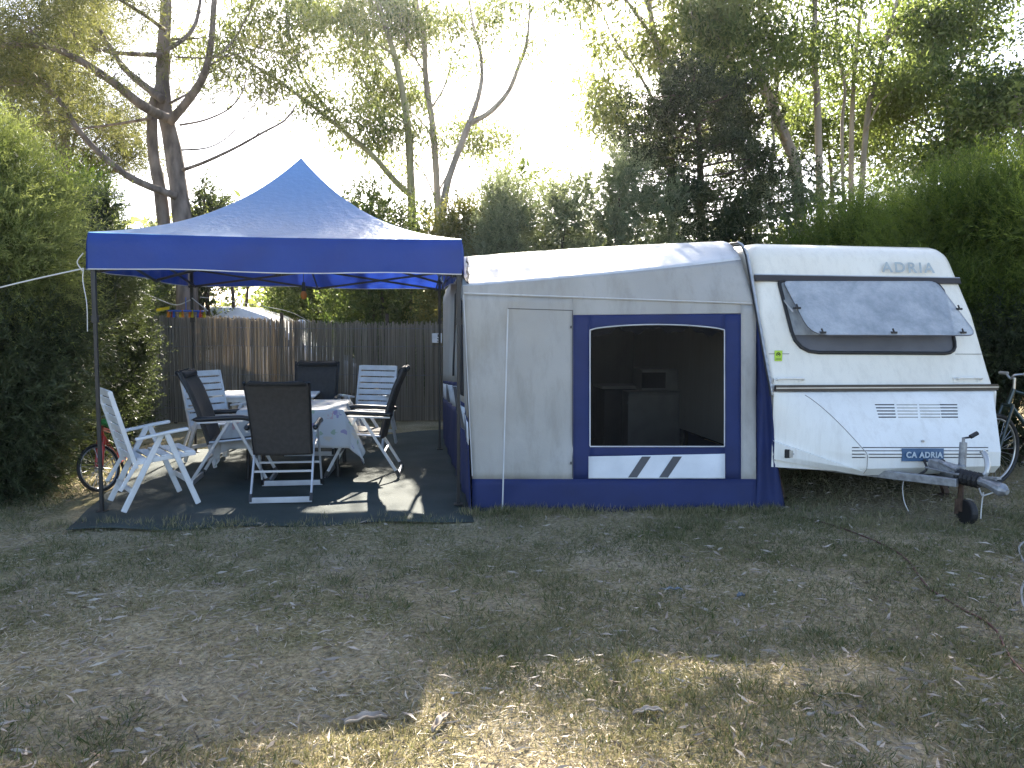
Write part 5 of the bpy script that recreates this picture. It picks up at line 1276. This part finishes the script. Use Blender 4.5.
st_ = leaf_mesh('straw', np.stack([x, y, gz(x, y)+rng.uniform(.004, .012, n)], 1), D, rng.uniform(.02, .07, n), rng.uniform(.002, .005, n), np.clip(vnoise(x, y, 1.3, 8)*.7+rng.normal(.15, .25, n), 0, 1), LM['straw'], None, .05); tag(st_, 'dry straw thatch lying over the bare ground', 'straw', kind='stuff')
x, y = field(4200, 2.2, 8.0); k = sheet_free(x, y) & (vnoise(x, y, .8, 12)+rng.uniform(0, .6, len(x)) > .55); x, y = x[k], y[k]; n = len(x)
# curled fallen leaves: two half blades each, folded along the midrib
a = rng.uniform(0, 6.283, n); D = np.stack([np.cos(a), np.sin(a), rng.normal(0, .15, n)], 1)
lt_ = leaf_mesh('leaf_litter', np.stack([x, y, gz(x, y)+rng.uniform(.012, .026, n)], 1), D, rng.uniform(.03, .10, n), rng.uniform(.007, .017, n), np.clip(rng.normal(.55, .25, n), 0, 1), LM['litter'], None, .10); tag(lt_, 'fallen pale eucalyptus leaves scattered over the grass', 'leaf litter', kind='stuff')

def ground_pt(px, py, h=0.0):
    q = atG(px, py); return np.array([q[0], q[1], float(gz(q[0], q[1]))+h])
def curl(name, label, cat, px, py, ln, wd, ang, m_, arch_=.03):
    c = ground_pt(px, py, .012); d = np.array([math.cos(ang), math.sin(ang), 0]); s = np.array([-d[1], d[0], 0]); b = MB()
    b.grid(lambda a, t: tuple(c+d*ln*(a-.5)+s*wd*(t-.5)*(.35+1.3*a*(1-a)*2)+Zv*(arch_*math.sin(math.pi*a)*.5+.35*wd*(2*t-1)**2+.004*math.sin(a*17))), 14, 6)
    tag(b.build(name, m_, None, smooth=True, solid=.004), label, cat)
curl('bark_strip', 'curled pale bark strip lying in the foreground left of the sunlit patch', 'bark', 366, 723, .17, .045, .35, M['bark_strip'])
curl('dry_leaf', 'curved dry leaf standing on edge at the left rim of the sunlit patch', 'leaf', 441, 728, .15, .03, 1.2, M['bark_strip'])
curl('dry_leaf', 'long pale curved leaf right of the sunlit patch', 'leaf', 648, 717, .13, .03, .2, M['bark_strip'])
curl('plastic_scrap', 'bluish plastic scrap on the grass below the mesh window', 'litter', 671, 591, .14, .022, .1, M['litter_blue'], .01)
curl('plastic_scrap', 'small blue plastic scrap right of the longer bluish one', 'litter', 741, 594, .05, .035, .4, M['litter_blue'], .02)
b = MB(); pts = [ground_pt(x, y, .012) for x, y in ((800, 518), (835, 528), (868, 541), (893, 553), (908, 565), (918, 578), (930, 590), (948, 601), (965, 612), (982, 622), (996, 636), (1003, 650), (1012, 664), (1030, 682))]
b.tube(smooth_path(pts, 6), .006, 6); tag(b.build('power_cord', M['hose'], smooth=True), 'dark red cord snaking across the grass from under the caravan', 'cord')
b = MB(); b.tube(smooth_path([ground_pt(1030, 540, .02), ground_pt(1019, 550, .03), ground_pt(1022, 562, .02), ground_pt(1030, 572, .02), ground_pt(1024, 585, .02), ground_pt(1021, 600, .02), ground_pt(1026, 615, .02), ground_pt(1045, 625, .02)], 6), .007, 6); tag(b.build('hose_loop', M['hose_pale'], smooth=True), 'pale loop of hose lying at the right edge of the grass', 'hose')

# ------------------------------------------------------------------ thin scattering volume added to imitate lens veiling glare towards the sun
mt, nt, out = nodes('scattering air')
pv = N(nt, 'ShaderNodeVolumePrincipled'); pv.inputs['Color'].default_value = (.88, .94, 1, 1); pv.inputs['Density'].default_value = .0004; pv.inputs['Anisotropy'].default_value = .85
L(nt, pv.outputs[0], out.inputs['Volume'])
b = MB(); b.box((0, 16, 11.5), (90, 60, 25)); hz = b.build('glare_veil', mt); tag(hz, 'thin scattering volume added for lens glare towards the sun', 'glare_veil', kind='stuff')
scene.cycles.volume_bounces = 0; scene.cycles.volume_step_rate = 4
